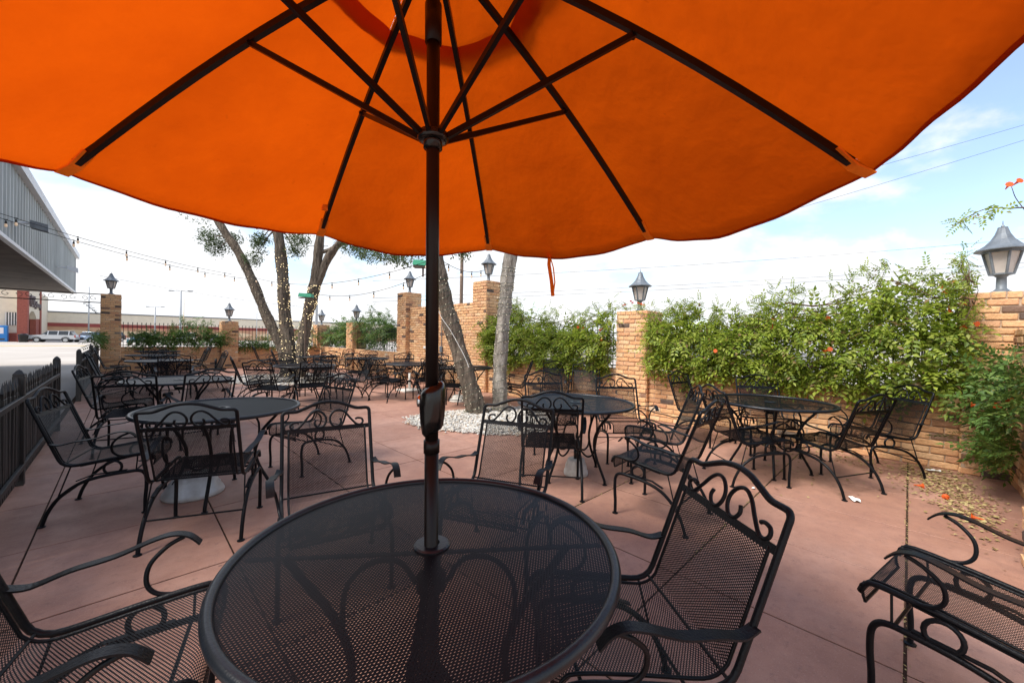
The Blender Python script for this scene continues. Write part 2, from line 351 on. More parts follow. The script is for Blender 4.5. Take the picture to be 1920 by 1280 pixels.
patio = MB().box((-.72, -5.2, -.2), (6.72, 19.9, -.0035)).build('patio_floor', M['soil_joint'])
tag(patio, 'red stained concrete patio floor scored into square slabs', kind='structure')
XL = [-.66]+[-.41+.885*k for k in range(8)]+[6.52]; YL = [-5.0]+[-.01+.925*k for k in range(-5, 21)]+[19.6]
unit = MB(); unit.add(*chamfer((-.5,-.5,-.06),(.5,.5,0), .002)); slabme = unit.mesh('slab', M['slab'])
for i in range(len(XL)-1):
    for j in range(len(YL)-1):
        wide = .012 if j in (4, 5, 6) else .009
        o = link('slab', slabme, patio, ((XL[i]+XL[i+1])/2, (YL[j]+YL[j+1])/2, random.uniform(-.001, .001)))
        o.scale = (XL[i+1]-XL[i]-.009, YL[j+1]-YL[j]-wide, 1)

# ------------------------------------------------------------------ bricks
BL, BH, BJ = .205, .060, .0125
BRICKS = {}
def brick_me(l, h, d, var):
    key = (round(l, 2), round(h, 3), round(d, 2), var)
    if key not in BRICKS:
        v, f = chamfer((-key[0]/2, -key[2]/2, -key[1]/2), (key[0]/2, key[2]/2, key[1]/2), .006)
        rr = random.Random(hash((key[0]*100//1, var)) % 9999)
        v = [tuple(c+rr.uniform(-.0028, .0028) for c in q) for q in v]
        BRICKS[key] = MB().add(v, f).mesh('brick', M['brick'])
    return BRICKS[key]
def brick_face(parent, p0, axis, length, z0, z1, out, joined=None, cap=False, seed=1):
    """lay courses on a face that starts at p0 (x,y), runs along axis ('x'/'y') for length; out = outward normal"""
    rr = random.Random(seed); n = max(1, round((z1-z0)/(BH+BJ))); ch = (z1-z0)/n
    for c in range(n):
        top = cap and c == n-1
        bl = .088 if top else BL; off = 0 if top else (rr.choice((.0, .5)) if False else (c % 2)*.5)
        x = -off*(bl+BJ)+rr.uniform(-.01, .01)*(not top)
        while x < length-.02:
            a, b = max(x, 0)+BJ/2, min(x+bl+BJ, length)-BJ/2; x += bl+BJ
            if b-a < .035: continue
            l = round(b-a, 2); m = (a+b)/2; z = z0+(c+.5)*ch; pr = rr.uniform(-.0035, .0045); d = .05
            if axis == 'y': loc = (p0[0]+out[0]*(pr-d/2+.006), p0[1]+m, z); rot = PI/2
            else: loc = (p0[0]+m, p0[1]+out[1]*(pr-d/2+.006), z); rot = 0
            if rr.random() < .5: rot += PI
            me = brick_me(l, ch-BJ, d, rr.randrange(5))
            if joined is None:
                o = link('brick', me, parent, loc); o.rotation_euler = (rr.uniform(-.012, .012), rr.uniform(-.008, .008), rot)
            else:
                cs, sn = math.cos(rot), math.sin(rot)
                joined.add([(loc[0]+v.co.x*cs-v.co.y*sn, loc[1]+v.co.x*sn+v.co.y*cs, loc[2]+v.co.z) for v in me.vertices], [tuple(p.vertices) for p in me.polygons])
def masonry(name, label, cat, x0, x1, y0, y1, h, faces, single=True, cap=True, group=None, seed=1, z0=0.):
    t = thing(name, label, cat, ((x0+x1)/2, (y0+y1)/2, 0), group=group); ox, oy = (x0+x1)/2, (y0+y1)/2
    g = .008
    MB().box((x0-ox+g, y0-oy+g, -.1), (x1-ox-g, y1-oy-g, h-.012)).build('mortar_core', M['mortar'], t)
    j = None if single else MB()
    for k, fc in enumerate(faces):
        if fc == '-x': brick_face(t, (x0-ox, y0-oy), 'y', y1-y0, z0, h, (-1, 0), j, cap, seed+k)
        if fc == '+x': brick_face(t, (x1-ox, y0-oy), 'y', y1-y0, z0, h, (1, 0), j, cap, seed+k)
        if fc == '-y': brick_face(t, (x0-ox, y0-oy), 'x', x1-x0, z0, h, (0, -1), j, cap, seed+k)
        if fc == '+y': brick_face(t, (x0-ox, y1-oy), 'x', x1-x0, z0, h, (0, 1), j, cap, seed+k)
    # cap bricks across the top, one plain course
    if j is not None:
        tag(j.build('brickwork', M['brick'], t), kind='stuff')
    MB().box((x0-ox+.02, y0-oy+.02, h-.012), (x1-ox-.02, y1-oy-.02, h-.004)).build('cap_mortar', M['mortar'], t)
    return t
WX = 6.30; PX = 6.21; PW = .56
masonry('brick_pillar', 'tan brick pillar in mid wall with grey lantern beside pink flowers', 'pillar', PX, PX+PW, 3.08, 3.66, 1.84, ['-x','-y','+y'], seed=3, group='wall pillars')
masonry('brick_pillar', 'tan brick corner pillar half hidden by vine at the right', 'pillar', PX, PX+PW, -.97, -.39, 1.88, ['-x','+y'], seed=13, group='wall pillars')
masonry('brick_pillar', 'brick pillar cut off by the right edge of the picture', 'pillar', 3.36, 3.92, -1.09, -.51, 2.24, ['-x','+y','+x'], seed=23, group='wall pillars')
masonry('brick_pillar', 'tall brick pillar at the right end of the high wall behind pale trunk', 'pillar', PX, PX+PW, 7.20, 7.74, 2.73, ['-x','-y'], seed=33, group='wall pillars')
masonry('brick_pillar', 'tall brick pillar at the left end of the high wall', 'pillar', PX, PX+PW, 11.03, 11.58, 2.72, ['-x','-y'], seed=43, single=False, group='wall pillars')
masonry('brick_pillar', 'brick pillar between two vine covered iron fence panels at centre left', 'pillar', PX, PX+PW, 15.06, 15.64, 1.84, ['-x','-y'], seed=53, single=False, group='wall pillars')
masonry('brick_pillar', 'far corner brick pillar just right of the three trunk tree', 'pillar', PX, PX+PW, 18.95, 19.5, 1.80, ['-x','-y'], seed=63, single=False, group='wall pillars')
masonry('brick_pillar', 'far brick pillar between ivy fence and the three trunk tree', 'pillar', 2.6, 3.13, 18.35, 18.88, 1.80, ['-x','-y','+x'], seed=73, group='wall pillars')
masonry('brick_pillar', 'tall far brick gate pillar carrying a lantern at the left', 'pillar', -.58, -.11, 18.4, 18.87, 2.55, ['-x','-y','+x'], seed=83, group='wall pillars')
WH = .82
masonry('brick_wall', 'low brick wall under the bright green vine at right', 'wall', WX, WX+.2, -.39, 3.08, WH, ['-x'], seed=101, group='low brick walls')
masonry('brick_wall', 'low brick wall under dark green vine right of the pale trunk', 'wall', WX, WX+.2, 3.66, 7.20, WH, ['-x'], seed=111, group='low brick walls')
masonry('brick_wall', 'high plain brick wall between the two tall pillars', 'wall', WX+.06, WX+.3, 7.74, 11.03, 2.24, ['-x'], seed=121, single=False)
masonry('brick_wall', 'low brick wall left of the high wall under an iron fence', 'wall', WX, WX+.2, 11.58, 15.06, WH, ['-x'], seed=131, single=False, group='low brick walls')
masonry('brick_wall', 'farthest low brick wall on the right side, left of the lone pillar', 'wall', WX, WX+.2, 15.64, 18.95, WH, ['-x'], seed=141, single=False, group='low brick walls')
masonry('brick_wall', 'low brick back wall behind the trunks of the three trunk tree', 'wall', 3.13, PX, 18.5, 18.7, WH, ['-y'], seed=151, single=False, group='low brick walls')
masonry('brick_wall', 'low brick back wall under ivy beside the gate pillar', 'wall', -.11, 2.6, 18.5, 18.7, WH, ['-y'], seed=161, single=False, group='low brick walls')
masonry('brick_wall', 'short brick wall in the shade of the vine at far right edge', 'wall', 3.92, PX, -.95, -.72, 1.5, ['+y'], seed=171, single=False)

# ------------------------------------------------------------------ iron fence panels on the walls
def iron_panel(label, p0, p1, z0, z1, step=.112, arch=0.):
    p0 = np.array(p0, float); p1 = np.array(p1, float); Lh = np.linalg.norm(p1-p0); d = (p1-p0)/Lh
    t = thing('iron_fence', label, 'fence', (p0[0], p0[1], z0), group='iron fence panels on the walls'); rz = math.atan2(d[1], d[0]); t.rotation_euler.z = rz
    hh = z1-z0
    pm = MB().tube([(0,0,0),(0,0,hh-.05)], .008, 6).tube([(0,0,hh-.06),(0,0,hh-.03),(0,0,hh)], [.013,.010,.001], 6).mesh('picket', M['iron'])
    n = int(Lh/step)
    for k in range(n): link('picket', pm, t, ((k+.5)*Lh/n, 0, 0))
    for z in (.07, hh-.16): MB().box((0,-.012,z-.008),(Lh,.012,z+.008)).build('rail', M['iron'], t)
    return t
fx = WX+.1
iron_panel('black iron fence inside the bright green vine at right', (fx, -.39), (fx, 3.08), WH-.02, 1.62)
iron_panel('black iron fence inside the dark vine right of pale trunk', (fx, 3.66), (fx, 7.20), WH-.02, 1.62)
iron_panel('black iron fence showing bare pickets left of the high wall', (fx, 11.58), (fx, 15.06), WH-.02, 1.62)
iron_panel('black iron fence panel under the rounded green hedge', (fx, 15.64), (fx, 18.95), WH-.02, 1.62)
iron_panel('black iron fence on the back wall behind the three trunk tree', (3.13, 18.6), (PX, 18.6), WH-.02, 1.66)
iron_panel('black iron fence with ivy on the back wall beside the gate pillar', (-.11, 18.6), (2.6, 18.6), WH-.02, 1.66)

# ------------------------------------------------------------------ black picket fence at the left
def picket_fence(label, x, y0, y1, posts, finial=True):
    t = thing('picket_fence', label, 'fence', (x, y0, 0), group='black picket fence along the patio edge'); Lh = y1-y0
    m = MB().box((-.010,-.024,.05),(.010,.024,.80), .003)
    if finial: m.add([(-.008,-.016,.80),(.008,-.016,.80),(.008,.016,.80),(-.008,.016,.80),(-.009,-.03,.845),(.009,-.03,.845),(.009,.03,.845),(-.009,.03,.845),(0,0,.93)], [(0,1,5,4),(1,2,6,5),(2,3,7,6),(3,0,4,7),(4,5,8),(5,6,8),(6,7,8),(7,4,8)])
    else: m.box((-.010,-.024,.80),(.010,.024,.87),.003)
    pm = m.mesh('picket', M['fence']); n = int(Lh/.064)
    for k in range(n):
        o = link('picket', pm, t, (0, (k+.5)*Lh/n, random.uniform(-.006, .006))); o.rotation_euler = (random.uniform(-.012, .012), random.uniform(-.02, .02), 0)
    for z in (.16, .74):
        for s in (-1, 1): MB().box((s*.024-.012, 0, z-.022), (s*.024+.012, Lh, z+.022), .003).build('rail', M['fence'], t)
    for p in posts:
        q = MB().box((-.034, p-y0-.034, 0), (.034, p-y0+.034, .93), .004); q.lathe([(.044,.93),(.046,.945),(.02,.975),(0,.985)], 4, (0, p-y0), PI/4); q.build('post', M['fence'], t)
picket_fence('black picket fence with spear tops nearest the camera at left', -.64, 1.6, 7.86, [1.6, 5.3, 7.86])
picket_fence('black picket fence beyond the gate opening at far left', -.62, 10.95, 18.4, [10.95, 14.6], False)

# ------------------------------------------------------------------ lanterns on the pillars
def make_lantern():
    t = thing('post_lantern', 'x', 'lantern')
    MB().lathe([(.085,0),(.085,.018),(.06,.03),(.038,.055),(.036,.17),(.055,.19),(.075,.20)], 12).build('base', M['greymetal'], t, True)
    n = 6; rb, rt, zb, zt = .082, .135, .205, .44
    for k in range(n):
        a0, a1 = 2*PI*k/n, 2*PI*(k+1)/n
        pb0, pb1 = (rb*math.cos(a0), rb*math.sin(a0), zb), (rb*math.cos(a1), rb*math.sin(a1), zb)
        pt0, pt1 = (rt*math.cos(a0), rt*math.sin(a0), zt), (rt*math.cos(a1), rt*math.sin(a1), zt)
        ins = .93
        MB().add([tuple(c*ins if i < 2 else c for i, c in enumerate(q)) for q in (pb0, pb1, pt1, pt0)]+[tuple(c*.9 if i < 2 else c for i, c in enumerate(q)) for q in (pb0, pb1, pt1, pt0)], [(0,1,2,3),(7,6,5,4)]).build('pane', M['frost'], t)
        MB().tube([pb0, pt0], .011, 5).build('cage_bar', M['greymetal'], t)
    MB().lathe([(.09,.195),(.09,.21),(.0,.212)], 6).build('lower_ring', M['greymetal'], t)
    MB().lathe([(.143,.425),(.143,.44),(.198,.445),(.200,.453),(.185,.463),(.13,.505),(.085,.56),(.055,.62),(.038,.675),(.036,.69),(0,.692)], 12).build('roof', M['greymetal'], t)
    MB().lathe([(.012,.69),(.015,.70),(.005,.72),(.003,.755),(0,.765)], 8).build('finial', M['greymetal'], t)
    return t
lan = make_lantern()
LN = [(6.49,3.37,1.838,'grey lantern on the mid pillar above pink flowers'),(6.49,-.66,1.878,'grey lantern behind vine leaves at the right edge'),(6.49,7.46,2.728,'grey lantern just below the canopy edge beside pale trunk'),
      (6.49,11.3,2.718,'grey lantern on the tall pillar left of the umbrella pole'),(6.49,15.35,1.838,'grey lantern rising from the rounded green hedge'),(6.49,19.22,1.80,'grey lantern right of the three trunk tree'),
      (2.87,18.6,1.80,'grey lantern between ivy fence and three trunk tree'),(-.35,18.63,2.55,'grey lantern on the gate pillar at far left')]
for i, (x, y, z, lb) in enumerate(LN):
    if i == 0: lan.location = (x, y, z); tag(lan, lb, None, 'lanterns on the brick pillars')
    else: copy_tree(lan, (x, y, z), i*.3, lb, 'lanterns on the brick pillars')

# ------------------------------------------------------------------ expanded metal
def expanded(dom, inside, mapf, a=.0128, b=.0088, k=.60, relief=.0007):
    (u0, u1, v0, v1) = dom
    ni, nj = int((u1-u0)/(a/2)), int((v1-v0)/(b/2)); I, J = np.meshgrid(np.arange(ni+1), np.arange(nj+1), indexing='ij')
    sel = ((I+J) % 2 == 0); cu_, cv_ = u0+I[sel]*a/2, v0+J[sel]*b/2
    ok = inside(cu_, cv_); cu_, cv_ = cu_[ok], cv_[ok]; n = len(cu_)
    du = np.array([a/2, 0, -a/2, 0, a/2*k, 0, -a/2*k, 0]); dv = np.array([0, b/2, 0, -b/2, 0, b/2*k, 0, -b/2*k]); dz = np.array([0, 0, 0, 0, 0, relief, 0, -relief])
    V = mapf((cu_[:, None]+du).ravel(), (cv_[:, None]+dv).ravel(), np.tile(dz, n))
    f = np.array([[0,1,5,4],[1,2,6,5],[2,3,7,6],[3,0,4,7]]); F = (np.arange(n)[:, None, None]*8+f).reshape(-1, 4)
    return V, F

# ------------------------------------------------------------------ chair
def make_chair():
    t = thing('patio_chair', 'x', 'chair')
    prof = spline([(.295,.335),(.305,.375),(.29,.418),(.25,.432),(.10,.418),(-.08,.393),(-.135,.392),(-.175,.415),(-.20,.47),(-.335,.84)], 10)
    prof = np.array(prof); seg = np.linalg.norm(np.diff(prof, axis=0), axis=1); S = np.concatenate([[0], np.cumsum(seg)])
    bend = S[np.argmin(abs(prof[:, 0]+.155)+abs(prof[:, 1]-.40))]
    tb = vnorm(np.array([-.135, .37])); Lb = S[-1]; top_mesh = Lb-.098
    def mapf(u, v, d):
        y = np.interp(v, S, prof[:, 0]); z = np.interp(v, S, prof[:, 1])
        y2 = np.interp(v+.004, S, prof[:, 0]); z2 = np.interp(v+.004, S, prof[:, 1]); tt = vnorm(np.stack([y2-y+1e-7, z2-z], -1))
        return np.stack([u, y+tt[:, 1]*d, z-tt[:, 0]*d], -1)
    w = .208
    for nm, a, b in (('seat_mesh', 0, bend), ('back_mesh', bend, top_mesh)):
        V, F = expanded((-w, w, a, b), lambda u, v: np.ones_like(u, bool), mapf); link(nm, npmesh(nm, V, F, M['mesh']), t)
    pv = lambda s_, x: (x, float(np.interp(s_, S, prof[:, 0])), float(np.interp(s_, S, prof[:, 1])))
    # thin flat border of the mesh, and the heavy side rails
    for s_ in (-1, 1):
        MB().tube([pv(q, s_*.212) for q in np.linspace(.0, top_mesh, 44)], .0055, 6).build('mesh_border', M['iron'], t, True)
    MB().band([pv(top_mesh, x) for x in (-.245, 0, .245)], (0, tb[0], tb[1]), .026, .006).build('crossbar', M['iron'], t)
    MB().tube([pv(.004, -.215), pv(.004, .215)], .006, 6).build('front_bar', M['iron'], t)
    MB().tube([pv(bend+.01, -.24), pv(bend+.01, .24)], .005, 6).build('rear_bar', M['iron'], t)
    def bk(x, s_):      # point on the back plane, s_ measured down from the corner height
        e = pv(Lb, 0); return (x, e[1]+tb[0]*s_, e[2]+tb[1]*s_)
    side = [pv(q, .245) for q in np.linspace(.05, Lb-.02, 36)]
    arch = [bk(.245, -.02), bk(.244, .002), bk(.232, .016), bk(.205, .018), bk(.165, .020), bk(.12, .038), bk(.07, .058), bk(.03, .066), bk(0, .068)]
    arch = arch+[(-p[0], p[1], p[2]) for p in arch[-2::-1]]
    path = [(.245, .285, .425)]+side[:-1]+spline(arch, 4)+[(-p[0], p[1], p[2]) for p in side[:-1][::-1]]+[(-.245, .285, .425)]
    MB().tube(path, .0105, 8).build('main_frame', M['iron'], t, True)
    sc = [(.158,-.052),(.172,-.046),(.196,-.052),(.203,-.072),(.188,-.088),(.162,-.082),(.130,-.045),(.100,-.006),(.068,.014),(.036,.006),(.014,-.022),(.012,-.055),(.030,-.084),(.058,-.085),(.074,-.062),(.068,-.040)]
    for s_ in (-1, 1):
        MB().tube(spline([bk(s_*x, q) for x, q in sc], 4), .0068, 7).build('scroll', M['iron'], t, True)
        x = s_*.258
        leg = spline([(x,.262,0),(x,.262,.10),(x,.268,.20),(x,.262,.278),(x,.228,.312),(x,.15,.312),(x,.02,.298),(x,-.09,.262),(x,-.18,.185),(x,-.235,.09),(x,-.262,0)], 5)
        lf = MB().tube(leg, .0115, 8).build('leg_frame', M['iron'], t, True)
        for y in (.262, -.262): MB().lathe([(.021,0),(.022,.006),(.012,.010)], 10, (x, y)).build('foot_pad', M['iron'], lf)
        MB().tube([(x-s_*.004+0*math.cos(a), .085+.047*math.cos(a), .353+.047*math.sin(a)) for a in np.linspace(0, 2*PI, 19)[:-1]], .0085, 7, True).build('spring_ring', M['iron'], t, True)
        MB().band([(x-s_*.006,.16,.327),(x-s_*.006,-.02,.316),(x-s_*.006,-.10,.285)], (1,0,0), .02, .006).build('spring_leaf', M['iron'], t)
        MB().band([(x-s_*.010,.16,.416),(x-s_*.010,.0,.396),(x-s_*.010,-.08,.384)], (1,0,0), .02, .006).build('spring_leaf', M['iron'], t)
        MB().tube([(s_*.246,-.13,.385),(x,-.19,.172)], .0045, 6).build('rod', M['iron'], t)
        MB().tube([(s_*.246,.215,.42),(x,.21,.312)], .0045, 6).build('rod', M['iron'], t)
        b0 = pv(bend+.175, 0)
        arm = spline([(s_*.252,b0[1],b0[2]),(s_*.262,b0[1]+.05,b0[2]-.012),(s_*.278,-.10,.562),(s_*.29,.0,.575),(s_*.296,.09,.603),(s_*.296,.145,.612),(s_*.294,.19,.598),(s_*.292,.222,.565)], 5)
        MB().band(arm, (1,0,0), .036, .006).build('armrest', M['iron'], t, False)
        MB().tube(spline([(s_*.294,.175,.597),(s_*.288,.13,.575),(s_*.274,.088,.53),(s_*.262,.082,.475),(s_*.254,.108,.438),(s_*.248,.16,.424),(s_*.246,.21,.426)], 5), .0075, 7).build('arm_support', M['iron'], t, True)
    MB().tube([(-.256,-.19,.172),(.256,-.19,.172)], .006, 6).build('stretcher', M['iron'], t)
    MB().tube([(-.256,.205,.314),(.256,.205,.314)], .006, 6).build('stretcher', M['iron'], t)
    return t
chair = make_chair()
G1 = 'black wrought iron patio chairs'
CH = [  # x, y, heading, label
 (-.09,1.56,-15,'black mesh chair cut off at bottom left, facing the umbrella table'),
 (.82,2.21,256,'black scroll back chair behind the umbrella table, left of the pole'),
 (1.60,1.71,206,'black scroll back chair behind the umbrella table, right of the pole'),
 (1.19,.62,142,'large black scroll back chair pushed under the right of the umbrella table'),
 (2.18,-.23,78.5,'black mesh chair cut off at bottom right, standing alone'),
 (-.07,4.24,-15.6,'black chair beside the left fence, facing right to the round table'),
 (.40,3.32,67,'black chair seen from behind, nearest the camera at the left table'),
 (1.36,4.27,196,'black chair leaning back at the right side of the left table'),
 (-.06,7.0,-10,'black chair in side view beyond the fence post at the second left table'),
 (.07,6.12,78,'black scroll back chair before the second left table, left of its neighbour'),
 (.66,6.02,100,'black scroll back chair before the second left table, right of its neighbour'),
 (2.95,1.31,92,'black chair facing left in the open middle right of the patio'),
 (3.70,1.70,122,'black chair facing left, behind the chair in the open middle right'),
 (4.33,1.12,-44,'black chair with tangled scrolls at the left of the right hand table'),
 (5.50,1.95,262,'narrow looking black chair by the wall right of the mid pillar'),
 (5.62,1.22,213,'black chair behind the right hand table against the low wall'),
 (4.69,.485,64,'black chair seen from behind right at the right hand table'),
 (5.65,.235,133.5,'black chair against the wall at far right under the vine'),
 (2.70,2.22,40,'black scroll back chair in front of the centre right table'),
 (4.05,2.27,228,'black scroll back chair behind the centre right table near the mid pillar'),
 (3.70,3.07,237,'black scroll back chair behind the centre right table near the pale trunk'),
 (5.70,4.62,216,'plain looking black chair by the wall, left of two near the mid pillar'),
 (5.76,4.02,208,'plain looking black chair by the wall, right of two near the mid pillar'),
 (5.42,5.42,136,'black chair in side view just right of the pale trunk'),
 (1.75,7.55,42,'dark leaning chair at the left of the centre left table, nearer one'),
 (1.72,8.65,-5,'dark leaning chair at the left of the centre left table, farther one'),
 (3.38,8.1,172,'black chair tilted at the right of the centre left table'),
 (2.42,7.58,82,'black chair tucked under the front of the centre left table'),
 (2.45,9.45,262,'black chair behind the centre left table, left of two'),
 (3.15,9.3,238,'black chair behind the centre left table, right of two'),
 (3.2,12.25,-8,'black chair at the left of the table beside the three trunk tree'),
 (4.75,12.4,200,'black chair at the right of the table beside the three trunk tree'),
 (3.95,11.25,88,'black chair in front of the table beside the three trunk tree'),
 (4.2,9.75,52,'black chair at the near left of the table before the bare fence'),
 (5.45,10.1,160,'black chair at the right of the table before the bare fence'),
 (5.15,11.25,248,'black chair at the back of the table before the bare fence'),
 (3.95,8.35,-22,'black chair facing right at the table with a white pedestal, farther one'),
 (3.88,7.6,18,'black chair facing right at the table with a white pedestal, nearer one'),
 (4.62,7.18,78,'narrow dark chair back close left of the umbrella pole'),
 (5.45,8.3,205,'black chair by the high wall behind the white pedestal table'),
 (5.0,8.85,248,'black chair behind the white pedestal table beside the tall pillar'),
 (4.46,6.0,40,'black chair in front of the small far table behind the dark trunk'),
 (4.72,7.0,262,'black chair behind the small far table near the high wall'),
 (-.22,11.95,-6,'dark chair leaning by the far fence at the third left table, farther one'),
 (-.16,11.15,4,'dark chair leaning by the far fence at the third left table, nearer one'),
 (.62,12.25,266,'black chair behind the third left table'),
 (.72,10.55,86,'black chair in front of the third left table'),
 (1.38,11.55,184,'black chair at the right of the third left table'),
 (-.2,14.3,0,'dark chair at the left of the fourth left table'),
 (1.32,14.1,182,'dark chair at the right of the fourth left table'),
 (.6,15.05,268,'dark chair behind the fourth left table'),
 (1.75,16.9,184,'dark chair in side view by the far brick wall left of the black stand'),
 (3.55,16.2,-4,'dark chair in side view left of the three trunk tree by the back wall'),
]
for i, (x, y, h, lb) in enumerate(CH):
    if i == 0: chair.location = (x, y, 0); chair.rotation_euler.z = R(h-90); tag(chair, lb, None, G1)
    else: copy_tree(chair, (x, y, 0), R(h-90), lb, G1)

# ------------------------------------------------------------------ round tables
TR, TZ = .552, .72
def make_table():
    t = thing('round_table', 'x', 'table')
    V, F = expanded((-TR, TR, -TR, TR), lambda u, v: (u*u+v*v < (TR-.006)**2) & (u*u+v*v > .045**2), lambda u, v, d: np.stack([u, v, TZ-.012+d], -1), .0142, .0088, .36, -.0006)
    link('mesh_top', npmesh('mesh_top', V, F, M['mesh']), t)
    MB().tube([(TR*math.cos(a), TR*math.sin(a), TZ-.014) for a in np.linspace(0, 2*PI, 97)[:-1]], .0145, 10, True).build('rim', M['rim'], t, True)
    MB().lathe([(.024,TZ-.016),(.024,TZ-.003),(.05,TZ-.004),(.055,TZ-.008),(.055,TZ-.016)], 24).build('hole_ring', M['rim'], t)
    for k in range(2):
        a = k*PI/2+PI/4; MB().band([(-.54*math.cos(a), -.54*math.sin(a), TZ-.026-k*.007), (.54*math.cos(a), .54*math.sin(a), TZ-.026-k*.007)], (-math.sin(a), math.cos(a), 0), .016, .006).build('top_brace', M['iron'], t)
    for k in range(4):
        a = k*PI/2+PI/4; c, s_ = math.cos(a), math.sin(a); q = lambda r_, z, o=0: (r_*c-o*s_, r_*s_+o*c, z)
        lg = MB().tube(spline([q(.43,.692),q(.375,.62),q(.30,.53),q(.245,.42),q(.235,.33),q(.265,.22),q(.32,.11),q(.355,.04),q(.36,.0)], 6), .0125, 8).build('leg', M['iron'], t, True)
        MB().lathe([(.021,0),(.022,.006),(.013,.010)], 10, q(.36,0)[:2]).build('foot_pad', M['iron'], lg)
        MB().tube(spline([q(.046,.60),q(.10,.665),q(.19,.66),q(.255,.59),q(.262,.47)], 6), .0085, 7).build('scroll_brace', M['iron'], t, True)
        MB().tube(spline([q(.046,.33),q(.09,.25),q(.16,.215),q(.22,.25),q(.238,.32)], 6), .0085, 7).build('scroll_brace', M['iron'], t, True)
    for z in (.30, .585): MB().lathe([(.030,z),(.046,z),(.046,z+.035),(.030,z+.035)], 20).build('collar', M['iron'], t)
    return t
tbl = make_table(); G2 = 'round black mesh tables'
TB = [(.64,.97,'round black mesh table under the orange umbrella in the foreground'),(.57,3.95,'round black mesh table at left beside the fence, nearest of the left row'),(3.14,2.29,'round black mesh table at centre right over a white concrete base'),
 (4.81,1.01,'round black mesh table at right before the vine covered wall'),(.5,6.65,'round black mesh table second in the left row'),(.54,11.4,'round black mesh table third in the left row'),(.54,14.2,'round black mesh table fourth in the left row'),
 (.75,17.0,'small looking round table farthest in the left row by the ivy fence'),(2.57,8.5,'round black mesh table at centre left before the three trunk tree'),(3.98,12.05,'round black mesh table in front of the three trunk tree trunks'),
 (4.75,10.44,'round black mesh table before the bare iron fence'),(4.6,7.96,'round black mesh table over a white pedestal left of the umbrella pole'),(4.98,6.4,'round black mesh table partly behind the dark wrapped trunk')]
for i, (x, y, lb) in enumerate(TB):
    if i == 0: tbl.location = (x+.007, y+.007, 0); tbl.rotation_euler.z = .12; tbl.scale = (.95, .95, 1); tag(tbl, lb, None, G2)
    else: copy_tree(tbl, (x, y, 0), i*.37, lb, G2).scale = (1, 1, 1)

# ------------------------------------------------------------------ umbrella stands
def stand(name, label, prof, m, x, y, tube=None):
    t = thing(name, label, 'umbrella stand', (x, y, 0), group='umbrella stands'); MB().lathe(prof, 40).build('base', m, t, True)
    if tube: MB().tube([(0,0,tube[0]),(0,0,tube[1])], tube[2], 14).build('tube', tube[3], t, True)
stand('umbrella_stand', 'silver ribbed bell shaped umbrella base under the left table', [(.205,0),(.21,.012),(.198,.04),(.188,.05),(.18,.075),(.168,.085),(.16,.11),(.145,.12),(.135,.15),(.11,.165),(.04,.17)], M['silverbase'], .41, 4.12, (.165,.30,.025,M['whitepaint']))
stand('umbrella_stand', 'white round concrete umbrella base under the centre right table', [(.115,0),(.118,.02),(.115,.045),(.108,.052),(.104,.09),(.088,.13),(.08,.155),(.03,.16)], M['concrete'], 3.16, 2.28, (.155,.26,.024,M['plastic']))
t = thing('umbrella_stand', 'white square based pedestal stand under the far centre table', 'umbrella stand', (4.93,8.52,0), group='umbrella stands')
MB().box((-.23,-.23,0),(.23,.23,.05),.01).build('base', M['whitepaint'], t); MB().tube([(0,0,.05),(0,0,.44)], .03, 12).build('tube', M['whitepaint'], t, True)
stand('umbrella_stand', 'stepped grey white umbrella base left of the dark trunk', [(.20,0),(.205,.02),(.19,.05),(.15,.07),(.145,.11),(.12,.13),(.03,.14)], M['concrete'], 4.95, 6.55, (.135,.22,.022,M['whitepaint']))
t = thing('umbrella_stand', 'empty black umbrella stand on flat plate by the far brick pillar', 'umbrella stand', (2.35,17.75,0), group='umbrella stands')
MB().box((-.28,-.28,0),(.28,.28,.05),.01).build('base', M['iron'], t); MB().tube([(0,0,.05),(0,0,.40)], .035, 12).build('tube', M['iron'], t, True)

# ------------------------------------------------------------------ orange umbrella
UX, UY = .64, .97
LX, LY = -.0086, .0084            # slight lean of the pole per metre of height above the table
def ax(z): return np.array([(z-.72)*LX, (z-.72)*LY, z])
um = thing('patio_umbrella', 'open orange canvas patio umbrella with dark bronze pole and ribs', 'umbrella', (UX, UY, 0))
MB().tube([ax(.02), ax(1.02)], .0205, 18).build('lower_pole', M['bronze'], um, True)
MB().tube([ax(.985), ax(1.022)], .0232, 18).build('pole_collar', M['bronze'], um, True)
MB().tube([ax(1.0), ax(2.47)], .0190, 18).build('upper_pole', M['bronze'], um, True)
MB().tube([ax(2.17), ax(2.28)], .024, 16).build('pulley_collar', M['bronze'], um, True)
MB().lathe([(.16,0),(.165,.02),(.15,.05),(.05,.06),(.03,.10)], 24).build('ground_plate', M['iron'], um)
# crank housing, fatter on the right, leaning forward
hv = []; hf = []; prof = [(1.045,.022,.026,.006),(1.055,.027,.034,.008),(1.09,.031,.040,.010),(1.13,.033,.043,.010),(1.16,.032,.042,.010),(1.175,.029,.038,.009),(1.183,.022,.024,.005)]
for z, a_, b_, off in prof:
    for k in range(24):
        th = 2*PI*k/24; p = ax(z); r0 = np.array([cr.x, cr.y, 0]); f0 = np.array([cf.x, cf.y, 0]); q = p+r0*(math.cos(th)*a_*1.12+.005)+f0*(math.sin(th)*b_-off*1.2)
        q[2] += .012*math.cos(th); hv.append(tuple(q))
for i in range(len(prof)-1):
    for k in range(24): hf.append((i*24+k, i*24+(k+1) % 24, (i+1)*24+(k+1) % 24, (i+1)*24+k))
hf.append(tuple(range(24))[::-1]); hf.append(tuple((len(prof)-1)*24+k for k in range(24)))
ck = MB().add(hv, hf).build('crank_housing', M['plastic'], um, True)
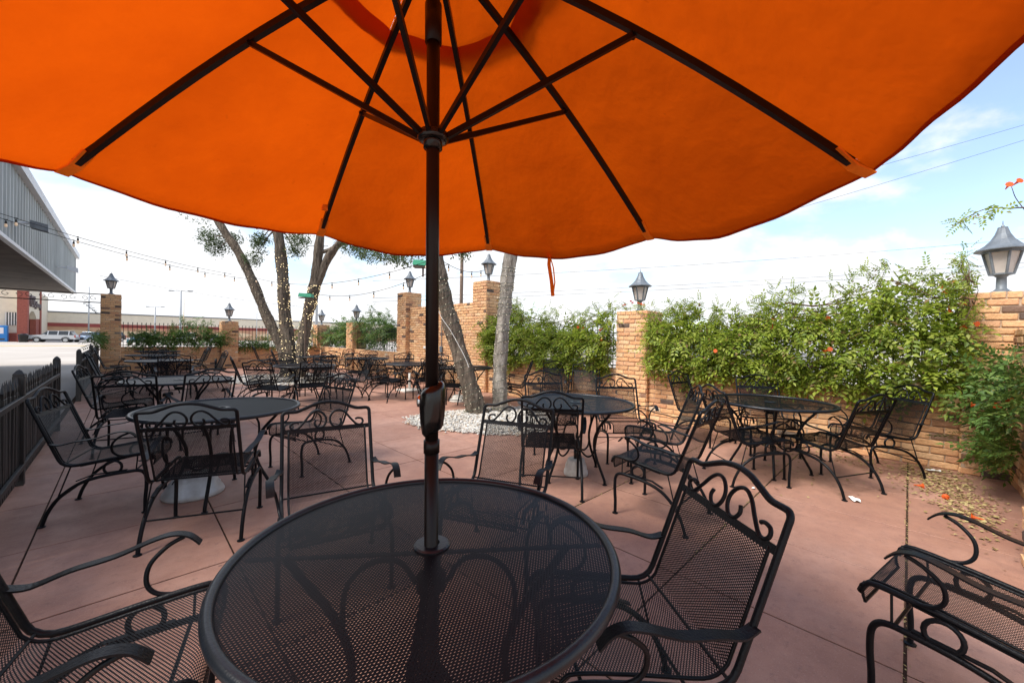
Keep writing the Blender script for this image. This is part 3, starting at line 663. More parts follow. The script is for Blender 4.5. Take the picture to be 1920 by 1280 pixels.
p = ax(1.135); r0 = np.array([cr.x, cr.y, 0]); MB().tube([p-r0*.028, p-r0*.040], .018, 16).build('crank_boss', M['chrome'], ck, True)
MB().tube([ax(1.865), ax(1.915)], .027, 16).build('runner', M['plastic'], um, True)
MB().lathe([(.034,1.885),(.045,1.89),(.045,1.908),(.034,1.913)], 16, tuple(ax(1.9)[:2])).build('runner_hub', M['plastic'], um, True)
MB().lathe([(.03,2.43),(.05,2.44),(.05,2.465),(.02,2.49)], 16, tuple(ax(2.45)[:2])).build('top_hub', M['plastic'], um, True)
PH = R(131.47); RT, ZT, ZA = 1.191, 1.80, 2.485
def rib_pt(a, r_):                # point on the rib line at radius r_
    s_ = r_/RT; tip = np.array([RT*math.cos(a), RT*math.sin(a), ZT+.0222*RT*math.cos(a)+.0356*RT*math.sin(a)]); top = ax(ZA)
    p_ = top*(1-s_)+tip*s_; p_[2] += .045*math.sin(PI*min(s_, 1)); return p_
for k in range(8):
    a = PH-k*PI/4; sd = np.array([-math.sin(a), math.cos(a), 0])
    path = [rib_pt(a, r_)-np.array([0, 0, .012]) for r_ in np.linspace(.04, RT-.055, 12)]
    MB().band(path, sd, .017, .019).build('rib', M['bronze'], um)
    j = rib_pt(a, .565)-np.array([0, 0, .022]); h0 = ax(1.90)+np.array([.04*math.cos(a), .04*math.sin(a), 0])
    st = MB().band([h0, (h0+j)/2, j], sd, .012, .016).build('strut', M['bronze'], um)
    MB().tube([j-sd*.016, j+sd*.016], .006, 8).build('pivot_pin', M['bronze'], st)
    tp = [rib_pt(a, r_)-np.array([0, 0, .010+.012*(1-abs((r_-(RT-.05))/.05))]) for r_ in (RT-.10, RT-.05, RT-.004)]
    MB().band(tp, sd, .036, .005).build('rib_pocket', M['orangetrim'], um)
def panel(k, r0_, r1_, lift, sag, name, nu=20, nv=22, fold=True):
    a0, a1 = PH-k*PI/4, PH-(k+1)*PI/4; V = []; F = []
    rr = random.Random(40+k+int(r1_*100)); ph = rr.uniform(0, 6)
    for i in range(nv+1):
        v = i/nv; r_ = r0_+(r1_-r0_)*v; A, B = rib_pt(a0, r_), rib_pt(a1, r_)
        for j in range(nu+1):
            u = j/nu; p_ = A*(1-u)+B*u; bow = math.sin(PI*u)
            p_[2] += lift-bow*sag*(v**2.2)*1.0+.006*math.sin(5*u+ph+3*v)*bow
            p_[2] += bow*.010*math.sin(PI*v)+.0028*math.sin(23*u+2*ph)*bow**.3*v**4+.0022*math.sin(31*v+9*u+ph)*math.exp(-min(u, 1-u)*9)
            V.append(tuple(p_))
    for i in range(nv):
        for j in range(nu): F.append((i*(nu+1)+j, i*(nu+1)+j+1, (i+1)*(nu+1)+j+1, (i+1)*(nu+1)+j))
    if fold:                       # doubled hem, folded back under the edge
        o = len(V); e = nv*(nu+1)
        for j in range(nu+1): V.append((V[e+j][0], V[e+j][1], V[e+j][2]-.006-.004*math.sin(PI*j/nu)))
        q = (nv-1)*(nu+1)
        for j in range(nu+1):
            w_ = .9; V.append(tuple(np.array(V[e+j])*w_+np.array(V[q+j])*(1-w_)-np.array([0, 0, .004])))
        for j in range(nu): F.append((e+j, e+j+1, o+j+1, o+j)); F.append((o+j, o+j+1, o+nu+1+j+1, o+nu+1+j))
    return MB().add(V, F).build(name, M['orangecloth'], um, True)
for k in range(8): panel(k, .285, RT, .004, (.050, .072, .078, .070, .018, .02, .03, .075)[k], 'canopy_panel')
for k in range(8): panel(k, .02, .348, .036, .010, 'vent_panel', 10, 6)
# tie strap hanging from the edge between the third and fourth tips
a = PH-2.42*PI/4; e = rib_pt(PH-2*PI/4, RT)*.58+rib_pt(PH-3*PI/4, RT)*.42; e = e-np.array([0, 0, .055])
sdv = np.array([-math.sin(a), math.cos(a), 0])
MB().band([e+np.array([0,0,.14])*1.0-np.array([math.cos(a),math.sin(a),0])*.12, e+np.array([0,0,.03]), e, e-np.array([0,0,.05])+sdv*.004, e-np.array([0,0,.14])-sdv*.012, e-np.array([0,0,.225])-sdv*.022], sdv, .02, .002).build('tie_strap', M['orangetrim'], um)
MB().band([e, e-np.array([0,0,.07])-sdv*.022, e-np.array([0,0,.15])-sdv*.032, e-np.array([0,0,.226])-sdv*.022], (math.cos(a), math.sin(a), 0), .02, .002).build('tie_strap', M['orangetrim'], um)
ct = rib_pt(PH-PI/4, 1.02)-np.array([0,0,.02])+np.array([-.02, .01, 0]); MB().box(tuple(ct-.012), tuple(ct+np.array([.012,.004,.016]))).build('care_tag', M['orangetrim'], um)

# ------------------------------------------------------------------ foliage
def leaf_template(pairs=4, L=.19, ll=.052, lw=.026):
    V = []; F = []
    items = [(L*(.22+.70*i/pairs), s_) for i in range(pairs) for s_ in (-1, 1)]+[(L*.93, 0)]
    for x, s_ in items:
        a = s_*R(58); c, sn = math.cos(a), math.sin(a); k = 1.0 if s_ else 1.2; o = len(V)
        for (lx, ly, lz) in ((.004,0,0),(ll*.45*k,-lw/2,.006),(ll*k,0,-.006),(ll*.45*k,lw/2,.006)):
            V.append((x+lx*c-ly*sn, lx*sn+ly*c, lz-.9*(x/L)**2*.035))
        F += [(o,o+1,o+2),(o,o+2,o+3)]
    o = len(V); V += [(0,-.0012,0),(L,-.0008,-.032),(L,.0008,-.032)]; F += [(o,o+1,o+2)]
    return np.array(V), np.array(F)
def simple_template(n=5, size=.05, spread=.05, seed=0):
    rr = random.Random(seed); V = []; F = []
    for k in range(n):
        c = np.array([rr.uniform(-spread, spread) for _ in range(3)]); d = vnorm(np.array([rr.gauss(0,1) for _ in range(3)])); e = vnorm(np.cross(d, np.array([rr.gauss(0,1) for _ in range(3)]))); o = len(V); s_ = size*rr.uniform(.7, 1.25)
        nn = np.cross(d, e)
        V += [tuple(c), tuple(c+d*s_*.5+e*s_*.24+nn*s_*.06), tuple(c+d*s_), tuple(c+d*s_*.5-e*s_*.24+nn*s_*.06)]; F += [(o,o+1,o+2),(o,o+2,o+3)]
    return np.array(V), np.array(F)
def scatter(tmpls, Ppos, D, Nn, S):
    """copies of leaf templates at Ppos with rachis D, normal Nn, scale S -> joined mesh arrays"""
    VV = []; FF = []; off = 0; D = vnorm(D); Nn = vnorm(Nn-D*(D*Nn).sum(1, keepdims=True)); B = np.cross(Nn, D)
    n = len(Ppos); which = RNG.integers(0, len(tmpls), n)
    for ti, (tv, tf) in enumerate(tmpls):
        i = np.where(which == ti)[0]
        if len(i) == 0: continue
        w = Ppos[i][:, None]+S[i][:, None, None]*(tv[None, :, 0:1]*D[i][:, None]+tv[None, :, 1:2]*B[i][:, None]+tv[None, :, 2:3]*Nn[i][:, None])
        VV.append(w.reshape(-1, 3)); FF.append((tf[None]+(np.arange(len(i))*len(tv))[:, None, None]+off).reshape(-1, 3)); off += w.shape[0]*w.shape[1]
    return np.concatenate(VV), np.concatenate(FF)
def pn(a, b, c, s=1., ph=0.):      # cheap smooth noise, about -1..1
    return (np.sin(a*s*1.7+ph+1.3*np.sin(b*s*1.1+ph))+np.sin(b*s*2.3+ph*2+1.1*np.sin(c*s*1.9))+np.sin(c*s*2.1+ph*3+1.2*np.sin(a*s*1.3)))/3
LT = [leaf_template(4), leaf_template(3, .16, .055, .03), leaf_template(5, .22, .05, .024)]
def flower_me():
    m = MB().lathe([(.004,0),(.006,.02),(.010,.045),(.013,.055),(.026,.066)], 7); return m.mesh('flower', M['flower'])
FM = flower_me()
def vine(label, n, run, a0, a1, top, bot, plane, out, thick, mt, seed, size=1., gap=-.55, flowers=0, tall=0, twigs=30, lean=.0):
    """run: 'y' (wall along y at x=plane) or 'x'; top/bot functions of the run coordinate; out = sign of the outward normal"""
    global RNG
    RNG = np.random.default_rng(seed); rr = random.Random(seed)
    a = RNG.uniform(a0, a1, n*3); u = RNG.random(n*3); tp = np.array([top(q) for q in a]); bt = np.array([bot(q) for q in a])
    z = bt+(tp-bt)*u**.9; th = RNG.normal(0, .5, n*3); fr = (z-bt)/(tp-bt); d = out*(np.abs(th)*thick*(.55+.6*np.sin(np.clip(fr, 0, 1)*PI))+.02*(RNG.random(n*3)-.8))
    wob = pn(a, z, d, 5.0, seed); d = d+out*.05*pn(a, z, d*0, 7, seed+2)
    ok = (wob > gap+RNG.normal(0, .18, n*3)) & (RNG.random(n*3) < np.where(fr > .86, .55, 1)); idx = np.where(ok)[0][:n]
    a, z, d = a[idx], z[idx], d[idx]; n = len(idx)
    if run == 'y': Pp = np.stack([plane+d, a, z], 1); O = np.array([out, 0, 0.])
    else: Pp = np.stack([a, plane+d, z], 1); O = np.array([0, out, 0.])
    Dd = RNG.normal(0, .55, (n, 3))+O*.55+np.array([0, 0, -.25]); Nv = RNG.normal(0, .45, (n, 3))+O*.45+np.array([0, 0, .85])
    V, F = scatter(LT, Pp, Dd, Nv, RNG.uniform(.45, 1.4, n)*size)
    # tall sprays rising above the outline
    mid = (a0+a1)/2; zr = min(bot(mid), .8)
    t = thing('trumpet_vine', label, 'vine', ((plane, mid, 0) if run == 'y' else (mid, plane, 0)), group='vines on the walls'); org = np.array(t.location)
    st = MB(); ex = []
    for k in range(twigs):
        q = rr.uniform(a0, a1); zz = bot(q)+rr.random()**.5*(top(q)-bot(q)); pth = []; ang = rr.uniform(-.5, .5); o_ = rr.uniform(-.03, thick*.7)
        for s_ in range(9):
            pth.append(((plane+out*o_, q, zz) if run == 'y' else (q, plane+out*o_, zz))); q += .09*math.cos(ang)*(1 if k % 2 else -1); zz += .09*math.sin(ang); ang += rr.uniform(-.35, .35); o_ += rr.uniform(-.02, .02)
            q = min(max(q, a0), a1); zz = min(zz, top(q)+.02)
        r0_ = rr.uniform(.003, .0105); st.tube([np.array(p_)-org for p_ in pth], np.linspace(r0_, r0_*.5, len(pth)), 5)
    for k in range(tall):
        q = rr.uniform(a0+.05, a1-.05); zz = top(q)-.15; o_ = rr.uniform(-.05, thick*.5); ang = PI/2+rr.uniform(-.6, .6); pth = []
        for s_ in range(8):
            p_ = (plane+out*o_, q, zz) if run == 'y' else (q, plane+out*o_, zz); pth.append(np.array(p_)-org)
            if s_ > 1:
                for _ in range(3): ex.append((p_, rr.random()))
            q += .055*math.cos(ang); zz += .055*math.sin(ang); ang += rr.uniform(-.25, .25); o_ += rr.uniform(-.01, .02)
        st.tube(pth, np.linspace(.004, .0015, 8), 4)
    if ex:
        Pe = np.array([e_[0] for e_ in ex])+RNG.normal(0, .012, (len(ex), 3)); De = RNG.normal(0, .6, (len(ex), 3))+O*.3; Ne = RNG.normal(0, .4, (len(ex), 3))+np.array([0, 0, .9])
        V2, F2 = scatter(LT, Pe, De, Ne, RNG.uniform(.4, .75, len(ex))*size); F = np.concatenate([F, F2+len(V)]); V = np.concatenate([V, V2])
    V = V-org
    tag(link('foliage', npmesh('foliage', V, F, M[mt]), t), kind='stuff'); st.build('stems', M['twig'], t, True)
    for k in range(flowers):
        q = rr.uniform(a0, a1); zz = bot(q)+(top(q)-bot(q))*rr.uniform(.35, 1.04); o_ = thick*rr.uniform(.7, 1.25)
        p_ = (plane+out*o_, q, zz) if run == 'y' else (q, plane+out*o_, zz)
        for w_ in range(rr.choice((1, 2, 2))):
            f_ = link('flower', FM, t, tuple(np.array(p_)-org+np.array([rr.gauss(0, .02) for _ in range(3)]))); f_.rotation_euler = (rr.uniform(0, 6), rr.uniform(0, 6), rr.uniform(0, 6)); f_.scale = (1.1,)*3
    return t
w1 = lambda y: 1.76+.13*math.sin(2.3*y+.4)+.09*math.sin(6.1*y)-.10*(y-1.2)*.35+(.1 if y < .3 else 0)
b1 = lambda y: .94-.20*abs(math.sin(3.1*y+.8))-(.05 if .0 < y < 1.3 else 0)-.10*max(0, .3-y)
vine('bright green trumpet vine with orange flowers over the right hand wall', 3700, 'y', -.42, 3.02, w1, b1, 6.33, -1, .30, 'leaf', 5, 1.12, -.20, 5, 46, 120)
w2 = lambda y: 1.78+.14*math.sin(1.9*y+2.0)+.07*math.sin(5.3*y)
b2 = lambda y: .90-.16*abs(math.sin(2.2*y))
vine('dark green trumpet vine on the fence right of the pale trunk', 3300, 'y', 3.78, 7.25, w2, b2, 6.33, -1, .28, 'leaf', 6, 1.12, -.30, 5, 26, 90)
vine('small vine patch climbing the tall pillar behind the pale trunk', 150, 'x', 6.2, 6.75, lambda x: 1.88, lambda x: 1.25, 7.19, -1, .12, 'leafdark', 8, .95, -.7, 0, 0, 4)
hg = lambda y: 1.30+1.0*math.exp(-((y-14.3)/1.6)**2)+.62*math.exp(-((y-17.2)/1.3)**2)
vine('rounded green vine mound around the lone lantern pillar', 1700, 'y', 12.3, 18.7, hg, lambda y: .95+(.35 if y < 13.2 else 0), 6.92, -1, .55, 'leafdark', 9, 1.45, -.8, 0, 6, 20)
vine('ivy on the far back fence beside the gate pillar', 950, 'x', .1, 2.75, lambda x: 1.35+.42*math.exp(-((x-1.85)/.55)**2)+.1*math.sin(5*x), lambda x: .82, 18.55, -1, .22, 'leafdark', 10, 1.3, -.30, 0, 5, 18)
vine('low ivy on the back fence behind the three trunk tree', 520, 'x', 3.15, 6.1, lambda x: 1.18+.12*math.sin(3*x)+(.35 if x > 4.6 else 0), lambda x: .82, 18.55, -1, .2, 'leafdark', 12, 1.25, -.45, 0, 2, 10)
vine('dark vine hanging to the floor from the corner pillar at right', 460, 'x', 4.75, 6.2, lambda x: 1.12+.22*math.sin(2.2*(x-4.5)), lambda x: .22+.35*max(0, 5.6-x), -.66, 1, .20, 'leafdark', 14, .95, -.45, 2, 0, 16)
vine('vine spray reaching over the corner pillar lantern at right', 130, 'x', 5.9, 6.5, lambda x: 2.1, lambda x: 1.45, -.45, 1, .16, 'leaf', 15, .85, -.35, 3, 4, 10)
vine('small leafy shrub above the far picket fence', 110, 'y', 16.6, 18.2, lambda y: 1.28, lambda y: .9, -.66, 1, .12, 'leafdark', 16, 1.2, -.5, 0, 0, 4)
# leafy branch hanging into the sky at upper right
RNG = np.random.default_rng(77)
br = thing('leafy_branch', 'leafy vine branch hanging into the sky at upper right', 'vine', (5.7, -.80, 1.5)); o0 = np.array(br.location)
pth = spline([(5.72,-.80,1.55),(5.70,-.79,2.1),(5.62,-.73,2.5),(5.46,-.58,2.53),(5.31,-.45,2.52),(5.18,-.33,2.44),(5.10,-.27,2.38)], 5)
MB().tube([p_-o0 for p_ in pth], np.linspace(.009, .002, len(pth)), 6).build('stem', M['twig'], br, True)
up = spline([(5.60,-.70,2.5),(5.52,-.63,2.62),(5.46,-.60,2.70),(5.45,-.58,2.76)], 4); MB().tube([p_-o0 for p_ in up], np.linspace(.004, .0015, len(up)), 5).build('stem', M['twig'], br, True)
Pp = np.array([pth[i] for i in RNG.integers(17, len(pth), 26)])+RNG.normal(0, .012, (26, 3))
V, F = scatter(LT, Pp, RNG.normal(0, .6, (26, 3))+np.array([0, 0, -.15]), RNG.normal(0, .4, (26, 3))+np.array([-.3, -.3, .8]), RNG.uniform(.45, .75, 26)); tag(link('foliage', npmesh('foliage', V-o0, F, M['leaf']), br), kind='stuff')
for p_ in ((5.42,-.56,2.69),(5.46,-.60,2.72)): f_ = link('flower', FM, br, tuple(np.array(p_)-o0)); f_.rotation_euler = (1.2, .4, p_[0]*9)
# flowers at the foot of the mid lantern
pk = thing('flower_cluster', 'pink and orange flowers on top of the mid pillar', 'flowers', (6.30, 3.40, 1.838)); rr = random.Random(4)
Pp = np.stack([RNG.uniform(-.06, .3, 60), RNG.uniform(-.28, .26, 60), RNG.uniform(.01, .12, 60)], 1)
V, F = scatter(LT, Pp, RNG.normal(0, .6, (60, 3))+np.array([-.3, 0, .2]), RNG.normal(0, .4, (60, 3))+np.array([-.2, 0, .9]), RNG.uniform(.4, .7, 60)); tag(link('foliage', npmesh('foliage', V, F, M['leaf']), pk), kind='stuff')
PKM = MB().lathe([(0,0),(.012,.004),(.022,.02),(.014,.026),(0,.028)], 7).mesh('bloom', M['pink'])
for q in ((-.05,-.02,.13),(-.04,.02,.16)): link('bloom', PKM, pk, q)
for q in ((-.06,.18,.10),(-.06,-.18,.11),(-.05,-.24,.09)): f_ = link('flower', FM, pk, q); f_.rotation_euler = (.4, -1.2, q[1]*8)

# ------------------------------------------------------------------ trees
def trunk(path, radii, n=14, seed=0, rough=.09):
    n = n*2
    rr = np.random.default_rng(seed); P_ = spline(path, 16); m_ = len(P_); rad = np.interp(np.linspace(0, 1, m_), np.linspace(0, 1, len(radii)), radii)
    mb = MB().tube(P_, 1., n); V = np.array(mb.v).reshape(m_, n, 3); C_ = np.array(P_)[:, None]
    th = np.arange(n)*2*PI/n; zz = np.arange(m_)[:, None]
    k = 1+rough*np.sin(3*th[None]+.12*zz+seed)+rough*.7*np.sin(5*th[None]-.2*zz+2*seed)+rr.normal(0, .03, (m_, n))+.035*np.sin(9*th[None]+1.7*np.sin(.5*zz+seed))
    k = k*(1+.06*np.sin(.45*zz+seed)); V = C_+(V-C_)*(rad[:, None]*k)[:, :, None]; mb.v = [tuple(q) for q in V.reshape(-1, 3)]; return mb, np.array(P_), rad
ST = [simple_template(7, .055, .07, s) for s in range(4)]
def crown(t, org, clumps, mt, seed, per=1.0):
    r_ = np.random.default_rng(seed); PP = []
    for (x, y, z, s_, n) in clumps:
        n = int(n*per); q = r_.normal(0, 1, (n, 3)); q = q/np.linalg.norm(q, axis=1, keepdims=True)*(r_.random((n, 1))**.45); PP.append(np.array([x, y, z])+q*np.array([s_, s_, s_*.72]))
    Pq = np.concatenate(PP); n = len(Pq); ok = pn(Pq[:, 0], Pq[:, 1], Pq[:, 2], 4.2, seed) > -.35; Pq = Pq[ok]; n = len(Pq)
    V, F = scatter(ST, Pq, r_.normal(0, 1, (n, 3)), r_.normal(0, .6, (n, 3))+np.array([0, 0, .6]), r_.uniform(.7, 1.3, n)); tag(link('crown', npmesh('crown', V-org, F, M[mt]), t), kind='stuff')
def fairy(label, P_, rad, s0, s1, turns, nb, org, bulb, br_, seed, dense=0):
    rr = random.Random(seed); t = thing('fairy_lights', label, 'string lights', tuple(P_[0]), group='fairy lights wrapped on trunks'); o_ = np.array(P_[0]); T = vnorm(np.gradient(P_, axis=0)); m_ = len(P_)
    pts = []; N_ = int(turns*14)
    for i in range(N_):
        s_ = s0+(s1-s0)*i/N_+rr.uniform(-.002, .002); x = s_*(m_-1); j = min(int(x), m_-2); fr = x-j; c = P_[j]*(1-fr)+P_[j+1]*fr; r_ = (rad[j]*(1-fr)+rad[j+1]*fr)*1.10+.008; tt = T[j]; u = vnorm(np.cross(tt, [0, 1, .3])); w = np.cross(tt, u); th = i*2*PI/14+.35*math.sin(i*.21)
        pts.append(c+(u*math.cos(th)+w*math.sin(th))*r_+tt*.03*math.sin(i*.13+seed))
    pts = np.array(pts)-o_; MB().tube(pts, .0035, 4).build('wire', M['greenwire'], t)
    mb = MB(); L_ = len(pts)
    for k in range(nb):
        if dense: c = pts[rr.randrange(L_)]+np.array([rr.gauss(0, .012) for _ in range(3)])+np.array([0, 0, rr.uniform(-.08, .08)])
        else: c = pts[int(k*L_/nb)]+np.array([rr.gauss(0, .012) for _ in range(3)])
        d = vnorm(np.array([rr.gauss(0, 1) for _ in range(3)])); mb.tube([c, c+d*br_*1.6, c+d*br_*3.2], [br_, br_, br_*.2], 4)
    tag(mb.build('mini_bulbs', M[bulb], t), kind='stuff')
# tree with three trunks
t = thing('live_oak_tree', 'three trunk oak wrapped in fairy lights at centre left', 'tree', (3.65, 13.25, 0)); o0 = np.array(t.location)
TL = {}
for nm, path, rad, sd_ in (('a', [(3.52,13.38,-.05),(3.47,13.43,.7),(3.07,13.83,1.92),(2.71,14.19,3.05),(2.42,14.49,3.86),(2.18,14.73,4.35),(1.7,15.2,5.4),(1.3,15.4,6.2)], [.19,.15,.135,.125,.115,.105,.08,.04], 1),
                       ('b', [(3.66,13.25,-.05),(3.61,13.29,.63),(3.48,13.43,1.77),(3.41,13.51,3.07),(3.32,13.61,4.29),(3.2,13.8,5.5),(3.0,14.1,6.6)], [.22,.185,.165,.155,.14,.11,.05], 2),
                       ('c', [(3.80,13.10,-.05),(3.84,13.06,.66),(3.96,12.95,1.94),(4.08,12.85,2.6),(4.14,12.80,3.09),(4.20,12.74,4.07),(4.3,12.7,5.2),(4.4,12.6,6.2)], [.19,.165,.15,.165,.14,.12,.09,.04], 3),
                       ('d', [(4.08,12.86,2.55),(4.36,12.58,3.58),(4.62,12.34,4.11),(5.1,12.0,4.7),(5.6,11.6,5.2)], [.12,.115,.10,.07,.03], 4),
                       ('e', [(4.20,12.75,3.85),(4.40,12.55,3.92),(4.62,12.34,4.08),(4.9,12.0,4.15)], [.06,.058,.05,.03], 5)):
    mb, P_, rd = trunk([tuple(np.array(q)-o0) for q in path], rad, 14, sd_); mb.build('trunk' if nm in 'abc' else 'limb', M['oakbark'], t, True); TL[nm] = (P_+o0, rd)
cl = [(2.05,15.12,3.95,.36,170),(1.85,15.3,4.3,.42,170),(2.4,15.15,4.35,.3,90),(2.93,14.0,4.2,.3,150),(2.77,14.15,3.6,.28,110),(2.95,14.1,3.9,.26,90),(3.68,13.25,3.85,.3,110),(3.75,13.1,4.25,.35,140),(4.75,11.5,3.95,.50,300),(4.75,10.3,3.66,.48,280),(4.62,9.1,3.38,.40,220),(4.5,8.2,3.12,.3,130)]
rr = random.Random(8)
for k in range(34): a_ = rr.uniform(0, 2*PI); q = rr.uniform(.3, 3.2); cl.append((3.4+q*math.cos(a_), 13.4+q*math.sin(a_), rr.uniform(4.9, 7.4), rr.uniform(.5, .95), 120))
crown(t, o0, cl, 'oakleaf', 3)
for k in range(9):
    c0 = cl[k]; q = TL['a'][0][72] if k < 3 else (TL['b'][0][68] if k < 8 else TL['d'][0][32]); P_ = spline([q, (q+np.array(c0[:3]))/2+np.array([0, 0, .12]), np.array(c0[:3])], 4); MB().tube([p_-o0 for p_ in P_], np.linspace(.03, .006, len(P_)), 6).build('limb', M['oakbark'], t, True)
P_ = spline([TL['d'][0][40], (4.85,11.2,4.25), (4.75,10.3,3.9), (4.6,9.0,3.5)], 5); MB().tube([p_-o0 for p_ in P_], np.linspace(.04, .006, len(P_)), 6).build('limb', M['oakbark'], t, True)
fairy('dim fairy lights wrapped on the left leaning trunk', *TL['a'], .05, .48, 26, 200, o0, 'fairyoff', .0045, 1)
fairy('glowing fairy lights on the middle straight trunk', *TL['b'], .04, .62, 30, 380, o0, 'fairy', .0052, 2, 1)
fairy('glowing fairy lights on the right trunk of the three', *TL['c'], .04, .52, 26, 260, o0, 'fairy', .0052, 3, 1)
# two single trunks in the near gravel bed
t = thing('dark_bark_tree', 'leaning dark trunk with wrapped lights behind the umbrella pole', 'tree', (4.38, 5.31, 0)); o1 = np.array(t.location)
mb, P1, rd1 = trunk([tuple(np.array(q)-o1) for q in [(4.40,5.29,-.05),(4.36,5.33,.15),(4.23,5.47,.79),(4.05,5.65,1.63),(3.94,5.77,2.18),(3.89,5.82,2.56),(3.72,6.0,3.6),(3.5,6.3,4.8)]], [.25,.165,.142,.135,.128,.12,.10,.05], 16, 6, .06); mb.build('trunk', M['oakbark'], t, True); P1 = P1+o1
cl = [(4.44,6.15,2.86,.15,36),(4.58,6.02,2.92,.14,30),(4.42,7.5,3.15,.28,90),(4.35,7.0,3.25,.3,80)]
for k in range(10): a_ = rr.uniform(0, 2*PI); q = rr.uniform(.2, 1.6); cl.append((3.6+q*math.cos(a_), 6.4+q*math.sin(a_), rr.uniform(4.3, 5.8), rr.uniform(.4, .7), 110))
crown(t, o1, cl, 'oakleaf', 4)
for q in ((4.44,6.15,2.86),(4.42,7.4,3.15)):
    P_ = spline([np.array((3.8,5.92,3.1)), np.array(((3.8+q[0])/2, (5.92+q[1])/2, 3.25)), np.array(q)], 5); MB().tube([p_-o1 for p_ in P_], np.linspace(.03, .006, len(P_)), 6).build('limb', M['oakbark'], t, True)
fairy('green wire mini lights wrapped on the leaning dark trunk', P1, rd1, .06, .66, 24, 190, o1, 'fairyoff', .0042, 5)
t = thing('pale_bark_tree', 'upright pale trunk with peeling bark and wrapped lights', 'tree', (4.86, 5.18, 0)); o2 = np.array(t.location)
mb, P2, rd2 = trunk([tuple(np.array(q)-o2) for q in [(4.86,5.18,-.05),(4.85,5.19,.12),(4.84,5.2,.69),(4.87,5.18,1.65),(4.92,5.15,2.24),(4.96,5.11,2.77),(5.05,5.0,3.8),(5.2,4.9,5.0)]], [.20,.138,.120,.116,.118,.118,.09,.05], 16, 9, .06); mb.build('trunk', M['palebark'], t, True); P2 = P2+o2
cl = []
for k in range(10): a_ = rr.uniform(0, 2*PI); q = rr.uniform(.2, 1.6); cl.append((5.2+q*math.cos(a_), 5.0+q*math.sin(a_), rr.uniform(4.4, 6.0), rr.uniform(.4, .7), 110))
crown(t, o2, cl, 'oakleaf', 5)
fairy('dark wire mini lights wrapped on the pale trunk', P2, rd2, .08, .70, 24, 180, o2, 'fairyoff', .0042, 6)
t = thing('extension_cord', 'thin white cord hanging down the leaning dark trunk', 'cord', (4.0, 5.6, 1.6)); oc = np.array(t.location)
d0 = -np.array([cf.x, cf.y, 0])*.17
MB().tube([p_-oc for p_ in spline([np.array((3.90,5.83,2.2))+d0, np.array((3.93,5.77,1.75))+d0, np.array((4.08,5.62,1.42))+d0, np.array((4.24,5.46,1.02))+d0, np.array((4.30,5.40,.82))+d0], 5)], .005, 5).build('wire', M['whitepaint'], t)

# ------------------------------------------------------------------ gravel beds
OCT = [(1,0,0),(-1,0,0),(0,1,0),(0,-1,0),(0,0,1),(0,0,-1)]; OF = [(0,2,4),(2,1,4),(1,3,4),(3,0,4),(2,0,5),(1,2,5),(3,1,5),(0,3,5)]
def gravel(label, cx, cy, outline, n, size, seed):
    r_ = np.random.default_rng(seed); b = MB(); N_ = 40
    ring = [(outline(2*PI*k/N_)*.97*math.cos(2*PI*k/N_), outline(2*PI*k/N_)*.97*math.sin(2*PI*k/N_), .004) for k in range(N_)]
    b.add(ring+[(0,0,.025)], [(k, (k+1) % N_, N_) for k in range(N_)]); t = b.build('gravel_bed', M['gravelbase'], None, False, (cx, cy, 0)); tag(t, label, 'gravel bed')
    th = r_.uniform(0, 2*PI, n); q = np.sqrt(r_.random(n)); R_ = np.array([outline(x) for x in th])*q*(1+.04*r_.normal(size=n)); s_ = size*r_.uniform(.55, 1.35, n)
    base = np.array(OCT, float); V = base[None]*s_[:, None, None]*np.stack([r_.uniform(.8, 1.5, (n,)), r_.uniform(.7, 1.1, (n,)), r_.uniform(.4, .7, (n,))], -1)[:, None, :]*(1+.2*r_.normal(size=(n, 6, 1)))
    a_ = r_.uniform(0, 2*PI, n); c, sn = np.cos(a_)[:, None], np.sin(a_)[:, None]; V = np.stack([V[..., 0]*c-V[..., 1]*sn, V[..., 0]*sn+V[..., 1]*c, V[..., 2]], -1)
    V = V+np.stack([R_*np.cos(th), R_*np.sin(th), .012+.018*(1-q)+r_.uniform(0, .008, n)], -1)[:, None]
    F = np.array(OF)[None]+(np.arange(n)*6)[:, None, None]
    tag(link('pebbles', npmesh('pebbles', V.reshape(-1, 3), F.reshape(-1, 3), M['gravel']), t), kind='stuff')
gravel('white gravel bed round the two trunks right of the umbrella pole', 4.25, 4.78, lambda a: 1.12+.14*math.sin(3*a+.6)+.10*math.sin(2*a+2.2), 5200, .021, 1)
gravel('white gravel bed round the three trunk tree', 3.45, 13.1, lambda a: 1.7+.15*math.sin(3*a), 3000, .034, 2)

